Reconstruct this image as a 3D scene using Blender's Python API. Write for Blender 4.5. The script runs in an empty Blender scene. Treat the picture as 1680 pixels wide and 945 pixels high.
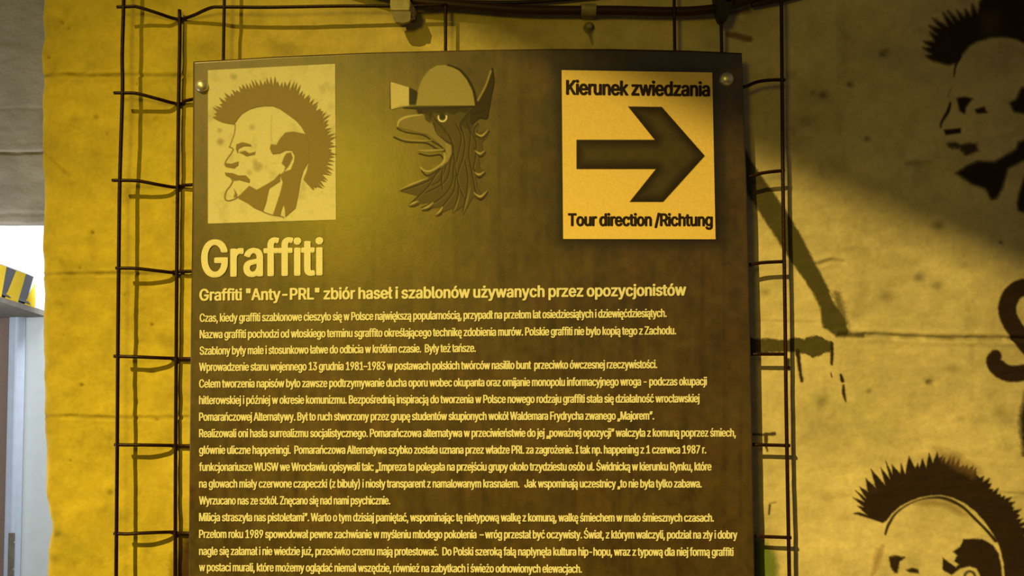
import bpy, bmesh, math, random
import numpy as np
from mathutils import Vector, Matrix
from mathutils.geometry import delaunay_2d_cdt

# ------------------------------------------------------------------ camera
FPX, CW, CH = 1400.0, 1680.0, 945.0
CAM = np.array([0.0, -1.4, 1.6])
PITCH = math.radians(2.25)
sc = bpy.context.scene
C = sc.collection
cam_d = bpy.data.cameras.new('camera')
cam_d.sensor_width = 36.0
cam_d.lens = 36.0 * FPX / CW
cam_d.clip_start = 0.02
cam = bpy.data.objects.new('camera', cam_d)
C.objects.link(cam)
cam.location = CAM
cam.rotation_euler = (math.pi / 2 + PITCH, 0, 0)
sc.camera = cam

# ------------------------------------------------------------------ world, lights, exposure
sc.view_settings.view_transform = 'Standard'
sc.view_settings.look = 'None'
sc.view_settings.exposure = 0.0
sc.view_settings.gamma = 1.0
sc.view_settings.use_curve_mapping = False
w = bpy.data.worlds.new('world'); sc.world = w; w.use_nodes = True
w.node_tree.nodes['Background'].inputs[0].default_value = (1.0, 0.86, 0.62, 1)
w.node_tree.nodes['Background'].inputs[1].default_value = 0.098

KEY = Vector((-4.3, -7.0, 7.05))


def aim(o, target):
    d = Vector(target) - o.location
    o.rotation_euler = d.to_track_quat('-Z', 'Y').to_euler()


def light(name, kind, loc, target, energy, color, **kw):
    d = bpy.data.lights.new(name, kind)
    d.energy = energy; d.color = color
    for k, v in kw.items(): setattr(d, k, v)
    o = bpy.data.objects.new(name, d); C.objects.link(o)
    o.location = loc; aim(o, target)
    return o


light('key_spot', 'SPOT', KEY, (0.40, 0, 0.3), 7000, (1.0, 0.73, 0.165),
      spot_size=math.radians(20), spot_blend=1.0, shadow_soft_size=0.0035)
light('glare_fill', 'AREA', (-0.68, -2.0, 2.16), (-0.45, 0, 1.75), 2.7, (1.0, 0.71, 0.004),  # added unseen light that puts the yellow glare on the board
      shape='DISK', size=0.42, spread=math.radians(100))
light('passage_fill', 'AREA', (-2.2, 3.4, 2.7), (-2.6, 5.2, 1.9), 160, (0.95, 0.98, 1.0),  # added area light standing in for daylight on the back wall
      shape='RECTANGLE', size=1.2, size_y=0.5)
light('passage_front_fill', 'AREA', (-1.6, 1.0, 1.3), (-2.4, 3.0, 1.5), 40, (0.9, 0.96, 1.0),  # added fill without a fixture, brightens door frame and partition
      shape='RECTANGLE', size=0.8, size_y=0.8)
light('beam_fill', 'AREA', (-1.2, 2.0, 1.9), (-2.4, 2.8, 1.6), 7, (1.0, 0.98, 0.93),  # added fill, no real source, brightens the striped tape
      shape='RECTANGLE', size=0.4, size_y=0.3)
light('lintel_fill', 'AREA', (-1.45, 0.16, 1.25), (-1.0, 0.56, 1.75), 6, (1.0, 0.95, 0.88),  # added neutral fill that lifts the lower part of the lintel
      shape='RECTANGLE', size=0.5, size_y=0.5)

# ------------------------------------------------------------------ helpers
TH = math.tan(PITCH)
cP, sP = math.cos(PITCH), math.sin(PITCH)


def P(px, py, Y=0.0):
    """pixel of the photograph -> point on the plane y = Y (arrays or numbers)"""
    a = (np.asarray(px, float) - 840.0) / FPX
    b = (472.5 - np.asarray(py, float)) / FPX
    dy = cP - b * sP
    dz = sP + b * cP
    t = (Y + 1.4) / dy
    return np.stack([a * t, np.broadcast_to(np.asarray(Y, float), np.shape(t)) + 0 * t, CAM[2] + dz * t], -1)


def V(px, py, Y=0.0):
    return Vector(P(px, py, Y).tolist())


def hsh(ix, iy, seed):
    v = np.sin(ix * 127.1 + iy * 311.7 + seed * 74.7) * 43758.5453
    return v - np.floor(v)


def vnoise(x, y, seed=0):
    ix, iy = np.floor(x), np.floor(y)
    fx, fy = x - ix, y - iy
    fx = fx * fx * (3 - 2 * fx); fy = fy * fy * (3 - 2 * fy)
    a = hsh(ix, iy, seed); b = hsh(ix + 1, iy, seed)
    c = hsh(ix, iy + 1, seed); d = hsh(ix + 1, iy + 1, seed)
    return (a * (1 - fx) + b * fx) * (1 - fy) + (c * (1 - fx) + d * fx) * fy


def fbm(x, y, seed=0, n=4):
    s = 0; a = 0.5
    for i in range(n):
        s = s + a * vnoise(x, y, seed + i * 13); x = x * 2.03; y = y * 2.03; a *= 0.5
    return s


def tag(o, label=None, cat=None, group=None, kind=None):
    if label: o['label'] = label
    if cat: o['category'] = cat
    if group: o['group'] = group
    if kind: o['kind'] = kind
    return o


def empty(name, loc, label, cat, group=None):
    o = bpy.data.objects.new(name, None); C.objects.link(o)
    o.location = loc; o.empty_display_size = 0.05
    return tag(o, label, cat, group)


def link_mesh(name, me, mat, parent=None, smooth=False):
    me.materials.append(mat)
    if smooth:
        me.polygons.foreach_set('use_smooth', [True] * len(me.polygons))
    o = bpy.data.objects.new(name, me); C.objects.link(o)
    if parent is not None:
        o.parent = parent
        me.transform(Matrix.Translation(-parent.location))
    return o


def pyd(name, verts, faces, mat, parent=None, smooth=False):
    me = bpy.data.meshes.new(name)
    me.from_pydata([tuple(v) for v in verts], [], faces)
    me.update()
    return link_mesh(name, me, mat, parent, smooth)


def bmobj(name, bm, mat, parent=None, smooth=False):
    me = bpy.data.meshes.new(name)
    bmesh.ops.recalc_face_normals(bm, faces=bm.faces)
    bm.to_mesh(me); bm.free()
    return link_mesh(name, me, mat, parent, smooth)


def box_bm(bm, c, s, rot=None, bev=0.0):
    r = bmesh.ops.create_cube(bm, size=1)
    M = Matrix.Translation(c) @ (rot if rot else Matrix.Identity(4)) @ Matrix.Diagonal((*s, 1))
    bmesh.ops.transform(bm, matrix=M, verts=r['verts'])
    if bev:
        es = list({e for v in r['verts'] for e in v.link_edges})
        bmesh.ops.bevel(bm, geom=es, offset=bev, segments=2, affect='EDGES', profile=0.5)


def prism(bm, pts, off):
    """closed prism from a loop of points and an offset vector"""
    off = Vector(off)
    a = [bm.verts.new(p) for p in pts]
    b = [bm.verts.new(Vector(p) + off) for p in pts]
    n = len(pts)
    bm.faces.new(a); bm.faces.new(b[::-1])
    for i in range(n):
        bm.faces.new((a[i], b[i], b[(i + 1) % n], a[(i + 1) % n]))


def smooth_path(pts, sub=5):
    out = []
    n = len(pts)
    for i in range(n - 1):
        p0, p1, p2, p3 = pts[max(i - 1, 0)], pts[i], pts[i + 1], pts[min(i + 2, n - 1)]
        for k in range(sub):
            t = k / sub
            out.append(0.5 * ((2 * p1) + (p2 - p0) * t + (2 * p0 - 5 * p1 + 4 * p2 - p3) * t * t
                              + (3 * p1 - p0 - 3 * p2 + p3) * t ** 3))
    out.append(pts[-1])
    return out


def tube_bm(bm, pts, rads, seg=8):
    rings = []
    if not hasattr(rads, '__len__'): rads = [rads] * len(pts)
    for i, p in enumerate(pts):
        t = (pts[min(i + 1, len(pts) - 1)] - pts[max(i - 1, 0)]).normalized()
        u = t.cross(Vector((0, 1, 0)))
        if u.length < 1e-4: u = t.cross(Vector((1, 0, 0)))
        u.normalize(); v = t.cross(u)
        rings.append([bm.verts.new(p + (u * math.cos(a) + v * math.sin(a)) * rads[i])
                      for a in [2 * math.pi * k / seg for k in range(seg)]])
    for a, b in zip(rings, rings[1:]):
        for k in range(seg):
            bm.faces.new((a[k], a[(k + 1) % seg], b[(k + 1) % seg], b[k]))
    bm.faces.new(rings[0][::-1]); bm.faces.new(rings[-1])


def lathe_bm(bm, origin, axis, prof, seg=24):
    """prof = [(r, along axis)...]"""
    axis = Vector(axis).normalized()
    u = axis.orthogonal().normalized(); v = axis.cross(u)
    rings = []
    for r, h in prof:
        if r < 1e-6:
            rings.append([bm.verts.new(Vector(origin) + axis * h)])
        else:
            rings.append([bm.verts.new(Vector(origin) + axis * h + (u * math.cos(a) + v * math.sin(a)) * r)
                          for a in [2 * math.pi * k / seg for k in range(seg)]])
    for a, b in zip(rings, rings[1:]):
        for k in range(seg):
            k2 = (k + 1) % seg
            if len(a) == 1 and len(b) == 1: continue
            if len(a) == 1: bm.faces.new((a[0], b[k2], b[k]))
            elif len(b) == 1: bm.faces.new((a[k], a[k2], b[0]))
            else: bm.faces.new((a[k], a[k2], b[k2], b[k]))


# ------------------------------------------------------------------ materials
def nodes(m):
    m.use_nodes = True
    nt = m.node_tree
    return nt, nt.nodes['Principled BSDF']


def mat_plain(name, col, rough=0.6, metal=0.0, noise=0.0, nscale=60, bump=0.0, bscale=300, spec=0.5, col2=None, coords='Object'):
    m = bpy.data.materials.new(name); nt, b = nodes(m)
    b.inputs['Roughness'].default_value = rough
    b.inputs['Metallic'].default_value = metal
    b.inputs['Specular IOR Level'].default_value = spec
    tc = nt.nodes.new('ShaderNodeTexCoord')
    if noise or col2:
        n = nt.nodes.new('ShaderNodeTexNoise'); n.inputs['Scale'].default_value = nscale
        n.inputs['Detail'].default_value = 6
        nt.links.new(tc.outputs[coords], n.inputs['Vector'])
        r = nt.nodes.new('ShaderNodeValToRGB')
        c2 = col2 or tuple(max(0, c * (1 - noise)) for c in col)
        r.color_ramp.elements[0].position = 0.35; r.color_ramp.elements[1].position = 0.65
        r.color_ramp.elements[0].color = (*c2, 1); r.color_ramp.elements[1].color = (*col, 1)
        nt.links.new(n.outputs['Fac'], r.inputs['Fac'])
        nt.links.new(r.outputs['Color'], b.inputs['Base Color'])
    else:
        b.inputs['Base Color'].default_value = (*col, 1)
    if bump:
        n2 = nt.nodes.new('ShaderNodeTexNoise'); n2.inputs['Scale'].default_value = bscale
        n2.inputs['Detail'].default_value = 5
        nt.links.new(tc.outputs[coords], n2.inputs['Vector'])
        bp = nt.nodes.new('ShaderNodeBump'); bp.inputs['Strength'].default_value = bump
        bp.inputs['Distance'].default_value = 0.002
        nt.links.new(n2.outputs['Fac'], bp.inputs['Height'])
        nt.links.new(bp.outputs['Normal'], b.inputs['Normal'])
    return m


def mat_attr(name, rough, spec=0.5, alpha=False, grain=0.0, gscale=400, bump=0.0):
    m = bpy.data.materials.new(name); nt, b = nodes(m)
    at = nt.nodes.new('ShaderNodeAttribute'); at.attribute_name = 'col'
    src = at.outputs['Color']
    tc = nt.nodes.new('ShaderNodeTexCoord')
    if grain:
        n = nt.nodes.new('ShaderNodeTexNoise'); n.inputs['Scale'].default_value = gscale
        n.inputs['Detail'].default_value = 4
        nt.links.new(tc.outputs['Object'], n.inputs['Vector'])
        mr = nt.nodes.new('ShaderNodeMapRange')
        mr.inputs['From Min'].default_value = 0.3; mr.inputs['From Max'].default_value = 0.7
        mr.inputs['To Min'].default_value = 1 - grain; mr.inputs['To Max'].default_value = 1 + grain
        nt.links.new(n.outputs['Fac'], mr.inputs['Value'])
        mx = nt.nodes.new('ShaderNodeVectorMath'); mx.operation = 'SCALE'
        nt.links.new(src, mx.inputs[0]); nt.links.new(mr.outputs['Result'], mx.inputs['Scale'])
        src = mx.outputs['Vector']
    nt.links.new(src, b.inputs['Base Color'])
    if alpha: nt.links.new(at.outputs['Alpha'], b.inputs['Alpha'])
    b.inputs['Roughness'].default_value = rough
    b.inputs['Specular IOR Level'].default_value = spec
    if bump:
        n2 = nt.nodes.new('ShaderNodeTexNoise'); n2.inputs['Scale'].default_value = 220
        n2.inputs['Detail'].default_value = 6
        nt.links.new(tc.outputs['Object'], n2.inputs['Vector'])
        bp = nt.nodes.new('ShaderNodeBump'); bp.inputs['Strength'].default_value = bump
        bp.inputs['Distance'].default_value = 0.0015
        nt.links.new(n2.outputs['Fac'], bp.inputs['Height'])
        nt.links.new(bp.outputs['Normal'], b.inputs['Normal'])
    return m


M_wall = mat_attr('painted_concrete', 0.75, 0.25, grain=0.07, gscale=130, bump=0.25)
M_spray = mat_attr('spray_paint', 0.7, 0.2, alpha=True, grain=0.08, bump=0.3)
M_sheet = mat_attr('printed_sheet', 0.33, 0.75, grain=0.10, gscale=260, bump=0.06)
M_print = mat_attr('print_ink', 0.5, 0.3, alpha=True, grain=0.05, gscale=300)
M_letter = mat_plain('cream_ink', (0.74, 0.70, 0.50), 0.5, noise=0.14, nscale=500)
M_bletter = mat_plain('dark_ink', (0.014, 0.007, 0.004), 0.6, spec=0.2)
M_bar = mat_plain('rusty_black_wire', (0.012, 0.003, 0.002), 0.4, metal=0.0, col2=(0.022, 0.007, 0.004), nscale=120, bump=0.4, spec=0.22)
M_chrome = mat_plain('dull_steel', (0.72, 0.68, 0.56), 0.38, metal=0.75, noise=0.15, nscale=200)
M_cable = mat_plain('maroon_rubber', (0.022, 0.002, 0.0015), 0.6, bump=0.2)
M_black = mat_plain('black_rubber', (0.01, 0.004, 0.003), 0.6)
M_tin = mat_plain('galvanised_clip', (0.36, 0.31, 0.15), 0.55, metal=0.1, noise=0.35, nscale=90)
M_jaw = mat_plain('darker_clip', (0.20, 0.16, 0.08), 0.6, noise=0.3, nscale=90)  # darker tone for jaw and bracket of the broad clip
M_grey = mat_plain('grey_plaster', (0.44, 0.42, 0.38), 0.85, noise=0.2, nscale=12, bump=0.5, bscale=120)
M_white = mat_plain('white_plaster', (0.82, 0.84, 0.86), 0.8, noise=0.04, nscale=8)
M_pale = mat_plain('pale_paint', (0.66, 0.70, 0.69), 0.7, noise=0.05, nscale=14)
M_blue = mat_plain('bluish_frame_paint', (0.50, 0.56, 0.68), 0.5, noise=0.08, nscale=20)
M_brown = mat_plain('brown_door_paint', (0.25, 0.17, 0.13), 0.6, noise=0.1)
M_hy = mat_plain('yellow_tape', (0.85, 0.60, 0.05), 0.6, noise=0.1, nscale=40, spec=0.0)
M_hk = mat_plain('black_tape', (0.035, 0.035, 0.05), 0.7, noise=0.3, nscale=30, spec=0.08)
M_lip = mat_plain('raw_concrete', (0.20, 0.17, 0.13), 0.9, noise=0.3, nscale=25, bump=0.4)
M_floor = mat_plain('floor_concrete', (0.20, 0.17, 0.13), 0.85, noise=0.3, nscale=4)
M_lampbody = mat_plain('black_lamp_metal', (0.02, 0.02, 0.02), 0.5, metal=0.5)

# ------------------------------------------------------------------ canvas for flat print and paint
def seg_dist(X, Y, pts, closed):
    d = np.full(X.shape, 1e9); par = np.zeros(X.shape)
    n = len(pts)
    for i in range(n if closed else n - 1):
        x1, y1 = pts[i][:2]; x2, y2 = pts[(i + 1) % n][:2]
        vx, vy = x2 - x1, y2 - y1
        L = vx * vx + vy * vy + 1e-9
        t = np.clip(((X - x1) * vx + (Y - y1) * vy) / L, 0, 1)
        dd = np.hypot(X - x1 - t * vx, Y - y1 - t * vy)
        m = dd < d
        d = np.where(m, dd, d); par = np.where(m, i + t, par)
    return d, par


def poly_sdf(X, Y, pts):
    d, _ = seg_dist(X, Y, pts, True)
    ins = np.zeros(X.shape, bool)
    n = len(pts)
    for i in range(n):
        x1, y1 = pts[i][:2]; x2, y2 = pts[(i + 1) % n][:2]
        if y1 == y2: continue
        c = (y1 > Y) != (y2 > Y)
        xi = (x2 - x1) * (Y - y1) / (y2 - y1) + x1
        ins ^= c & (X < xi)
    return np.where(ins, -d, d)


class Canvas:
    def __init__(s, x0, y0, x1, y1, step, org=(0, 0), k=1.0):
        s.xs = np.arange(x0, x1 + step * .5, step); s.ys = np.arange(y0, y1 + step * .5, step)
        s.X, s.Y = np.meshgrid(s.xs, s.ys)
        s.rgb = np.zeros(s.X.shape + (3,)); s.a = np.zeros(s.X.shape)
        s.org, s.k = org, k

    def cv(s, pts):
        return [(s.org[0] + p[0] / s.k, s.org[1] + p[1] / s.k) + tuple(p[2:]) for p in pts]

    def comp(s, al, col, sl):
        A = s.a[sl]; R = s.rgb[sl]
        na = al + A * (1 - al)
        R[...] = (np.asarray(col) * al[..., None] + R * (A * (1 - al))[..., None]) / np.maximum(na, 1e-6)[..., None]
        A[...] = na

    def box(s, pts, m):
        x = [p[0] for p in pts]; y = [p[1] for p in pts]
        i0, i1 = np.searchsorted(s.xs, [min(x) - m, max(x) + m]); j0, j1 = np.searchsorted(s.ys, [min(y) - m, max(y) + m])
        return (slice(j0, j1), slice(i0, i1))

    def poly(s, pts, col, soft=1.2, op=1.0, wob=0.0, raw=False):
        if not raw: pts = s.cv(pts)
        sl = s.box(pts, soft + 4 + wob)
        X, Y = s.X[sl], s.Y[sl]
        if X.size == 0: return
        d = poly_sdf(X, Y, pts)
        if wob: d = d + (fbm(X * .35, Y * .35, 5) - .47) * wob * 2
        s.comp(np.clip(.5 - d / soft, 0, 1) * op, col, sl)

    def line(s, pts, w, col, soft=1.2, op=1.0, curve=True, wob=0.0, raw=False):
        if not raw: pts = s.cv(pts)
        if len(pts[0]) == 2: pts = [(p[0], p[1], w) for p in pts]
        if curve and len(pts) > 2:
            pts = [tuple(q) for q in smooth_path([Vector(p) for p in pts], 4)]
        sl = s.box(pts, max(p[2] for p in pts) + soft + 4)
        X, Y = s.X[sl], s.Y[sl]
        if X.size == 0: return
        d, par = seg_dist(X, Y, pts, False)
        W = np.interp(par, range(len(pts)), [p[2] for p in pts])
        d = d - W / 2
        if wob: d = d + (fbm(X * .35, Y * .35, 5) - .47) * wob * 2
        s.comp(np.clip(.5 - d / soft, 0, 1) * op, col, sl)

    def build(s, name, surf, mat, parent=None, cut=0.04):
        keepv = s.a > cut
        q = keepv[:-1, :-1] | keepv[1:, :-1] | keepv[:-1, 1:] | keepv[1:, 1:]
        nx = len(s.xs)
        J, I = np.nonzero(q)
        base = J * nx + I
        F = np.stack([base, base + nx, base + nx + 1, base + 1], 1)
        used, inv = np.unique(F.ravel(), return_inverse=True)
        pos = surf(s.X.ravel()[used], s.Y.ravel()[used])
        me = bpy.data.meshes.new(name)
        fast_mesh(me, pos, inv.reshape(-1, 4))
        col = np.concatenate([s.rgb.reshape(-1, 3)[used], s.a.ravel()[used, None]], 1)
        ca = me.color_attributes.new('col', 'FLOAT_COLOR', 'POINT')
        ca.data.foreach_set('color', col.astype(np.float32).ravel())
        return link_mesh(name, me, mat, parent)


def fast_mesh(me, pos, F):
    me.vertices.add(len(pos)); me.vertices.foreach_set('co', np.asarray(pos, np.float32).ravel())
    k = F.shape[1]
    me.loops.add(F.size); me.loops.foreach_set('vertex_index', F.astype(np.int32).ravel())
    me.polygons.add(len(F))
    me.polygons.foreach_set('loop_start', np.arange(0, F.size, k, dtype=np.int32))
    me.update(calc_edges=True); me.validate()


# ------------------------------------------------------------------ setting: the main wall
EDGE_Y = [-2000, 0, 60, 90, 130, 200, 260, 300, 400, 480, 520, 600, 690, 760, 795, 812, 835, 855, 870, 885, 897, 907, 945, 1000, 3000]
EDGE_X = [66, 67, 70, 66, 68.5, 65.5, 67, 68, 69, 70.5, 68.5, 70, 71, 72, 72, 75, 77.5, 80, 81, 79.5, 77, 74, 73, 76, 76]
PITS = [(101, 37, 3.5, 2.2), (112, 46, 2.5, 2.0), (79, 94, 2.4, 3), (225, 138, 2.5, 2.0), (158, 193, 4, 1.6), (176, 220, 2, 2),
        (152, 382, 3.4, 2.5), (115, 340, 1.6, 1.5), (132, 440, 2.2, 2), (250, 533, 3, 3), (135, 632, 3, 3.4), (258, 689, 3, 2.2),
        (116, 756, 1.8, 2.6), (181, 808, 5, 1.6), (205, 484, 2.4, 2), (106, 550, 2, 1.2), (286, 333, 2.5, 2),
        (1396, 138, 6, 4.5), (1352, 155, 9, 3), (1335, 152, 5, 2), (1424, 228, 6, 3), (1450, 88, 7, 3.5), (1455, 82, 5, 2), (1540, 370, 10, 2.5), (1644, 398, 4, 4),
        (1510, 457, 10, 2.4), (1540, 470, 10, 2.0), (1526, 628, 6, 4.5), (1427, 643, 5, 2), (1350, 661, 12, 1.8), (1565, 607, 12, 1.6), (1320, 200, 14, 1.2),
        (1460, 490, 14, 1.4), (1405, 520, 10, 1.2), (1258, 482, 8, 1.6), (1300, 120, 8, 1.2), (1610, 560, 8, 1.0), (1580, 690, 10, 1.0), (1430, 800, 10, 1.2),
        (1360, 820, 12, 1.0), (181, 812, 3, 1.6), (230, 560, 9, 1.0), (250, 610, 7, 1.2), (225, 660, 8, 1.0), (100, 500, 9, 1.2), (92, 880, 8, 2), (90, 920, 10, 1.6)]
SEAMS = [  # (points, half width px, depth mm)
    ([(60, 124), (110, 123), (150, 125), (200, 123), (300, 125)], 2.2, 3.0),
    ([(60, 452), (120, 450), (200, 449), (310, 448)], 2.2, 2.2),
    ([(60, 684), (120, 683), (180, 686), (310, 685)], 2.4, 1.9),
    ([(66, 246), (84, 262), (108, 284)], 2.0, 1.3),
    ([(1378, 550), (1450, 550), (1480, 553), (1560, 555), (1690, 556)], 3.2, 4.0),
    ([(1640, 808), (1690, 811)], 1.6, 1.3),
    ([(1225, 310), (1290, 314)], 1.5, 0.8),
    ([(1340, 434), (1365, 427), (1385, 430)], 2.5, 2.2),
    ([(1230, 526), (1340, 529)], 1.8, 0.7),
    ([(1488, 268), (1530, 266)], 2.2, 3.0),
]


def relief(px, py):
    """how far the wall stands out towards the room, in metres"""
    h = (fbm(px / 150, py / 110, 3) - .47) * 0.007 + (fbm(px / 34, py / 26, 9) - .47) * 0.0022 + (fbm(px / 11, py / 9, 21, 3) - .44) * 0.0005
    rr = np.clip((px - 1290) / 60, 0, 1)
    h = h + rr * (fbm(px / 90, py / 20, 31) - .47) * 0.0020
    for pts, w_, d_ in SEAMS:
        x0, x1 = min(p[0] for p in pts) - 12, max(p[0] for p in pts) + 12
        y0, y1 = min(p[1] for p in pts) - 12, max(p[1] for p in pts) + 12
        m = (px > x0) & (px < x1) & (py > y0) & (py < y1)
        if not np.any(m): continue
        d, _ = seg_dist(px[m], py[m], pts, False)
        d = d + (vnoise(px[m] / 7, py[m] / 7, 4) - .5) * 2.0
        k = 0.45 + 0.75 * vnoise(px[m] / 23, py[m] * 0, 8)
        h[m] -= d_ * 0.001 * k * np.exp(-(d / w_) ** 2)
        h[m] += 0.35 * d_ * 0.001 * k * np.exp(-((d - 2.2 * w_) / (1.5 * w_)) ** 2)
    for x, y, r, dp in PITS:
        m = (abs(px - x) < 4 * r) & (abs(py - y) < 4 * r)
        h[m] -= dp * 0.001 * np.exp(-(((px[m] - x) / r) ** 2 + ((py[m] - y) / (r * .7)) ** 2))
    # rounded, crumbling left edge
    e = px - np.interp(py, EDGE_Y, EDGE_X)
    h = h - 0.006 * np.exp(-np.clip(e, 0, 99) / 5.0) * (0.4 + vnoise(py / 27, py * 0, 2)) - 0.002 * np.exp(-np.clip(e, 0, 99) / 18.0) * vnoise(py / 21, px / 21, 6)
    return h


def stain(px, py):
    """paint colour of the wall (albedo)"""
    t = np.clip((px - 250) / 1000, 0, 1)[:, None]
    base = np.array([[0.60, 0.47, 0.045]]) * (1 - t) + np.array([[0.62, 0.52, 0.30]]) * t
    n = fbm(px / 120, py / 90, 41); n2 = fbm(px / 22, py / 18, 43)
    k = 0.86 + 0.30 * (n - .47) * 1.6 + 0.30 * (n2 - .47)
    spots = np.clip((fbm(px / 30, py / 40, 51) - .58) * 5, 0, 1)
    k = k * (1 - 0.20 * spots)
    for pts, w_, d_ in SEAMS:
        d, _ = seg_dist(px, py, pts, False)
        k = k * (1 - (0.10 + 0.09 * d_) * np.exp(-(d / (w_ * 1.6)) ** 2) * (.25 + 1.1 * vnoise(px / 15, py / 15, 61)))
    for x, y, r, dp in PITS:
        k = k * (1 - 0.6 * min(1, dp / 3) * np.exp(-(((px - x) / r) ** 2 + ((py - y) / (r * .8)) ** 2)))
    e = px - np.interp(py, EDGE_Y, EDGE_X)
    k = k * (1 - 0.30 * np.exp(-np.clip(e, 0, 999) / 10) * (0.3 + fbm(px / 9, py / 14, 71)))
    c = base * k[:, None]
    g = np.clip((fbm(px / 60, py / 60, 81) - .5) * 3, 0, 1)[:, None]
    c = c * (1 - g * np.array([0.06, 0.02, 0.10]))
    return c


def wall_surf(off=0.0):
    def f(px, py):
        p = P(px, py, 0.0)
        p[:, 1] = -relief(px, py) - off
        return p
    return f


def build_wall():
    ycols = np.concatenate([np.linspace(-1750, -60, 24), np.arange(-45, 990, 2.4), np.linspace(1010, 2200, 20)])
    xc = np.concatenate([np.arange(0, 320, 2.4), np.linspace(324, 1200, 120), np.arange(1203, 1700, 2.4), np.linspace(1720, 2500, 16)])
    nx, ny = len(xc), len(ycols)
    left = np.interp(ycols, EDGE_Y, EDGE_X) + (vnoise(ycols / 17, ycols * 0, 5) - .5) * 1.2
    X = np.empty((ny, nx)); Y = np.repeat(ycols[:, None], nx, 1)
    for j in range(ny):
        s = 1 - np.clip(xc / 60, 0, 1)
        X[j] = np.maximum(xc, 0) + left[j] * s + 66 * (1 - s) * (xc < 252) * np.clip((252 - xc) / 192, 0, 1)
        X[j] = np.maximum.accumulate(X[j] + np.arange(nx) * 1e-4)
    px, py = X.ravel(), Y.ravel()
    pos = P(px, py, 0.0)
    pos[:, 1] = -relief(px, py)
    pos[:, 2] = np.maximum(pos[:, 2], 0.0)
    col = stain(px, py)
    # back edge of the left end: extrude the first column to depth
    nb = 8
    ex = []; exc = []
    for b in range(1, nb + 1):
        e = pos.reshape(ny, nx, 3)[:, 0].copy()
        e[:, 1] += 0.04 * b ** 1.1
        e[:, 0] += (0.002 * (vnoise(ycols / 11, ycols * 0 + b * 1.7, 7) - .5))
        ex.append(e); exc.append(col.reshape(ny, nx, 3)[:, 0])
    J, I = np.meshgrid(np.arange(ny - 1), np.arange(nx - 1), indexing='ij')
    base = (J * nx + I).ravel()
    F = [np.stack([base, base + nx, base + nx + 1, base + 1], 1)]
    off = ny * nx
    prev = np.arange(ny) * nx
    for b in range(nb):
        cur = off + b * ny + np.arange(ny)
        F.append(np.stack([cur[:-1], cur[1:], prev[1:], prev[:-1]], 1))
        prev = cur
    allpos = np.concatenate([pos] + ex); allcol = np.concatenate([col] + exc)
    me = bpy.data.meshes.new('wall_main')
    fast_mesh(me, allpos, np.concatenate(F))
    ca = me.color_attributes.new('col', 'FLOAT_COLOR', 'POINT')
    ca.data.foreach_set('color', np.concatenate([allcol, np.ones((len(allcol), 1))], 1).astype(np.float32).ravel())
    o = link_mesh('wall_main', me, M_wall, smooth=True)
    tag(o, 'painted concrete wall with seams, pits and a crumbling left edge', kind='structure')
    return o


build_wall()

# floor, ceiling
bm = bmesh.new(); box_bm(bm, (-1, -2.5, -0.05), (11, 17, 0.1))
tag(bmobj('floor', bm, M_floor), 'bare concrete floor', kind='structure')
bm = bmesh.new(); box_bm(bm, (-1, -2.5, 8.05), (11, 17, 0.1))
tag(bmobj('ceiling', bm, M_floor), 'bare concrete ceiling', kind='structure')

# ------------------------------------------------------------------ the passage on the far left
def wall_grid(name, x0, x1, y0, y1, Y, step, mat, rel, thick):
    """lumpy wall piece given by pixel extent on plane Y"""
    xs = np.arange(x0, x1 + .1, step); ys = np.arange(y0, y1 + .1, step)
    X, Yp = np.meshgrid(xs, ys)
    pos = P(X.ravel(), Yp.ravel(), Y); pos[:, 1] -= rel(X.ravel(), Yp.ravel())
    nx, ny = len(xs), len(ys)
    J, I = np.meshgrid(np.arange(ny - 1), np.arange(nx - 1), indexing='ij')
    b = (J * nx + I).ravel()
    F = [np.stack([b, b + nx, b + nx + 1, b + 1], 1)]
    low = pos.reshape(ny, nx, 3)[-1].copy(); low[:, 1] += thick      # underside
    o_ = len(pos); c = (ny - 1) * nx + np.arange(nx); d = o_ + np.arange(nx)
    F.append(np.stack([c[:-1], d[:-1], d[1:], c[1:]], 1))
    me = bpy.data.meshes.new(name)
    fast_mesh(me, np.concatenate([pos, low]), np.concatenate(F))
    return link_mesh(name, me, mat, smooth=True)


def rel_lintel(x, y):
    h = (fbm(x / 40, y / 20, 3) - .47) * 0.003
    for yy, d_, w_ in [(178, 1.0, 2.0), (235, .6, 3), (250, 8, 1.5), (350, 1.6, 3.0)]:
        yl = yy + (vnoise(x / 14, x * 0, yy) - .5) * 3
        h = h - d_ * 0.001 * np.exp(-((y - yl) / w_) ** 2)
    e = np.clip((y - (366 + (vnoise(x / 9, x * 0, 3) - .5) * 3)) / 4, 0, 1)
    return h - 0.01 * e


lin = wall_grid('wall_passage', -260, 130, -400, 367, 0.55, 2.6, M_grey, rel_lintel, 0.04)
tag(lin, 'grey plaster lintel wall with a horizontal crack over the opening', kind='structure')
bm = bmesh.new(); box_bm(bm, (-2.6, 5.3, 2.5), (5.2, 0.1, 5.0))
tag(bmobj('wall_back', bm, M_white), 'bright white wall beyond the opening', kind='structure')
bm = bmesh.new(); box_bm(bm, (-4.45, 2.5, 2.5), (0.1, 7.0, 5.0))
tag(bmobj('wall_left', bm, M_white), 'white side wall of the passage', kind='structure')
bm = bmesh.new()
A = P(30.5, 515, 3.5); B = P(110, 515, 3.5)
zt = float(P(60, 516, 3.5)[2])
prism(bm, [(A[0], 3.5, 0), (B[0], 3.5, 0), (B[0], 3.5, zt), (A[0], 3.5, zt + .0)], (0, .1, 0))
tag(bmobj('wall_partition', bm, M_pale), 'pale partition wall under the striped beam', kind='structure')

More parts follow.
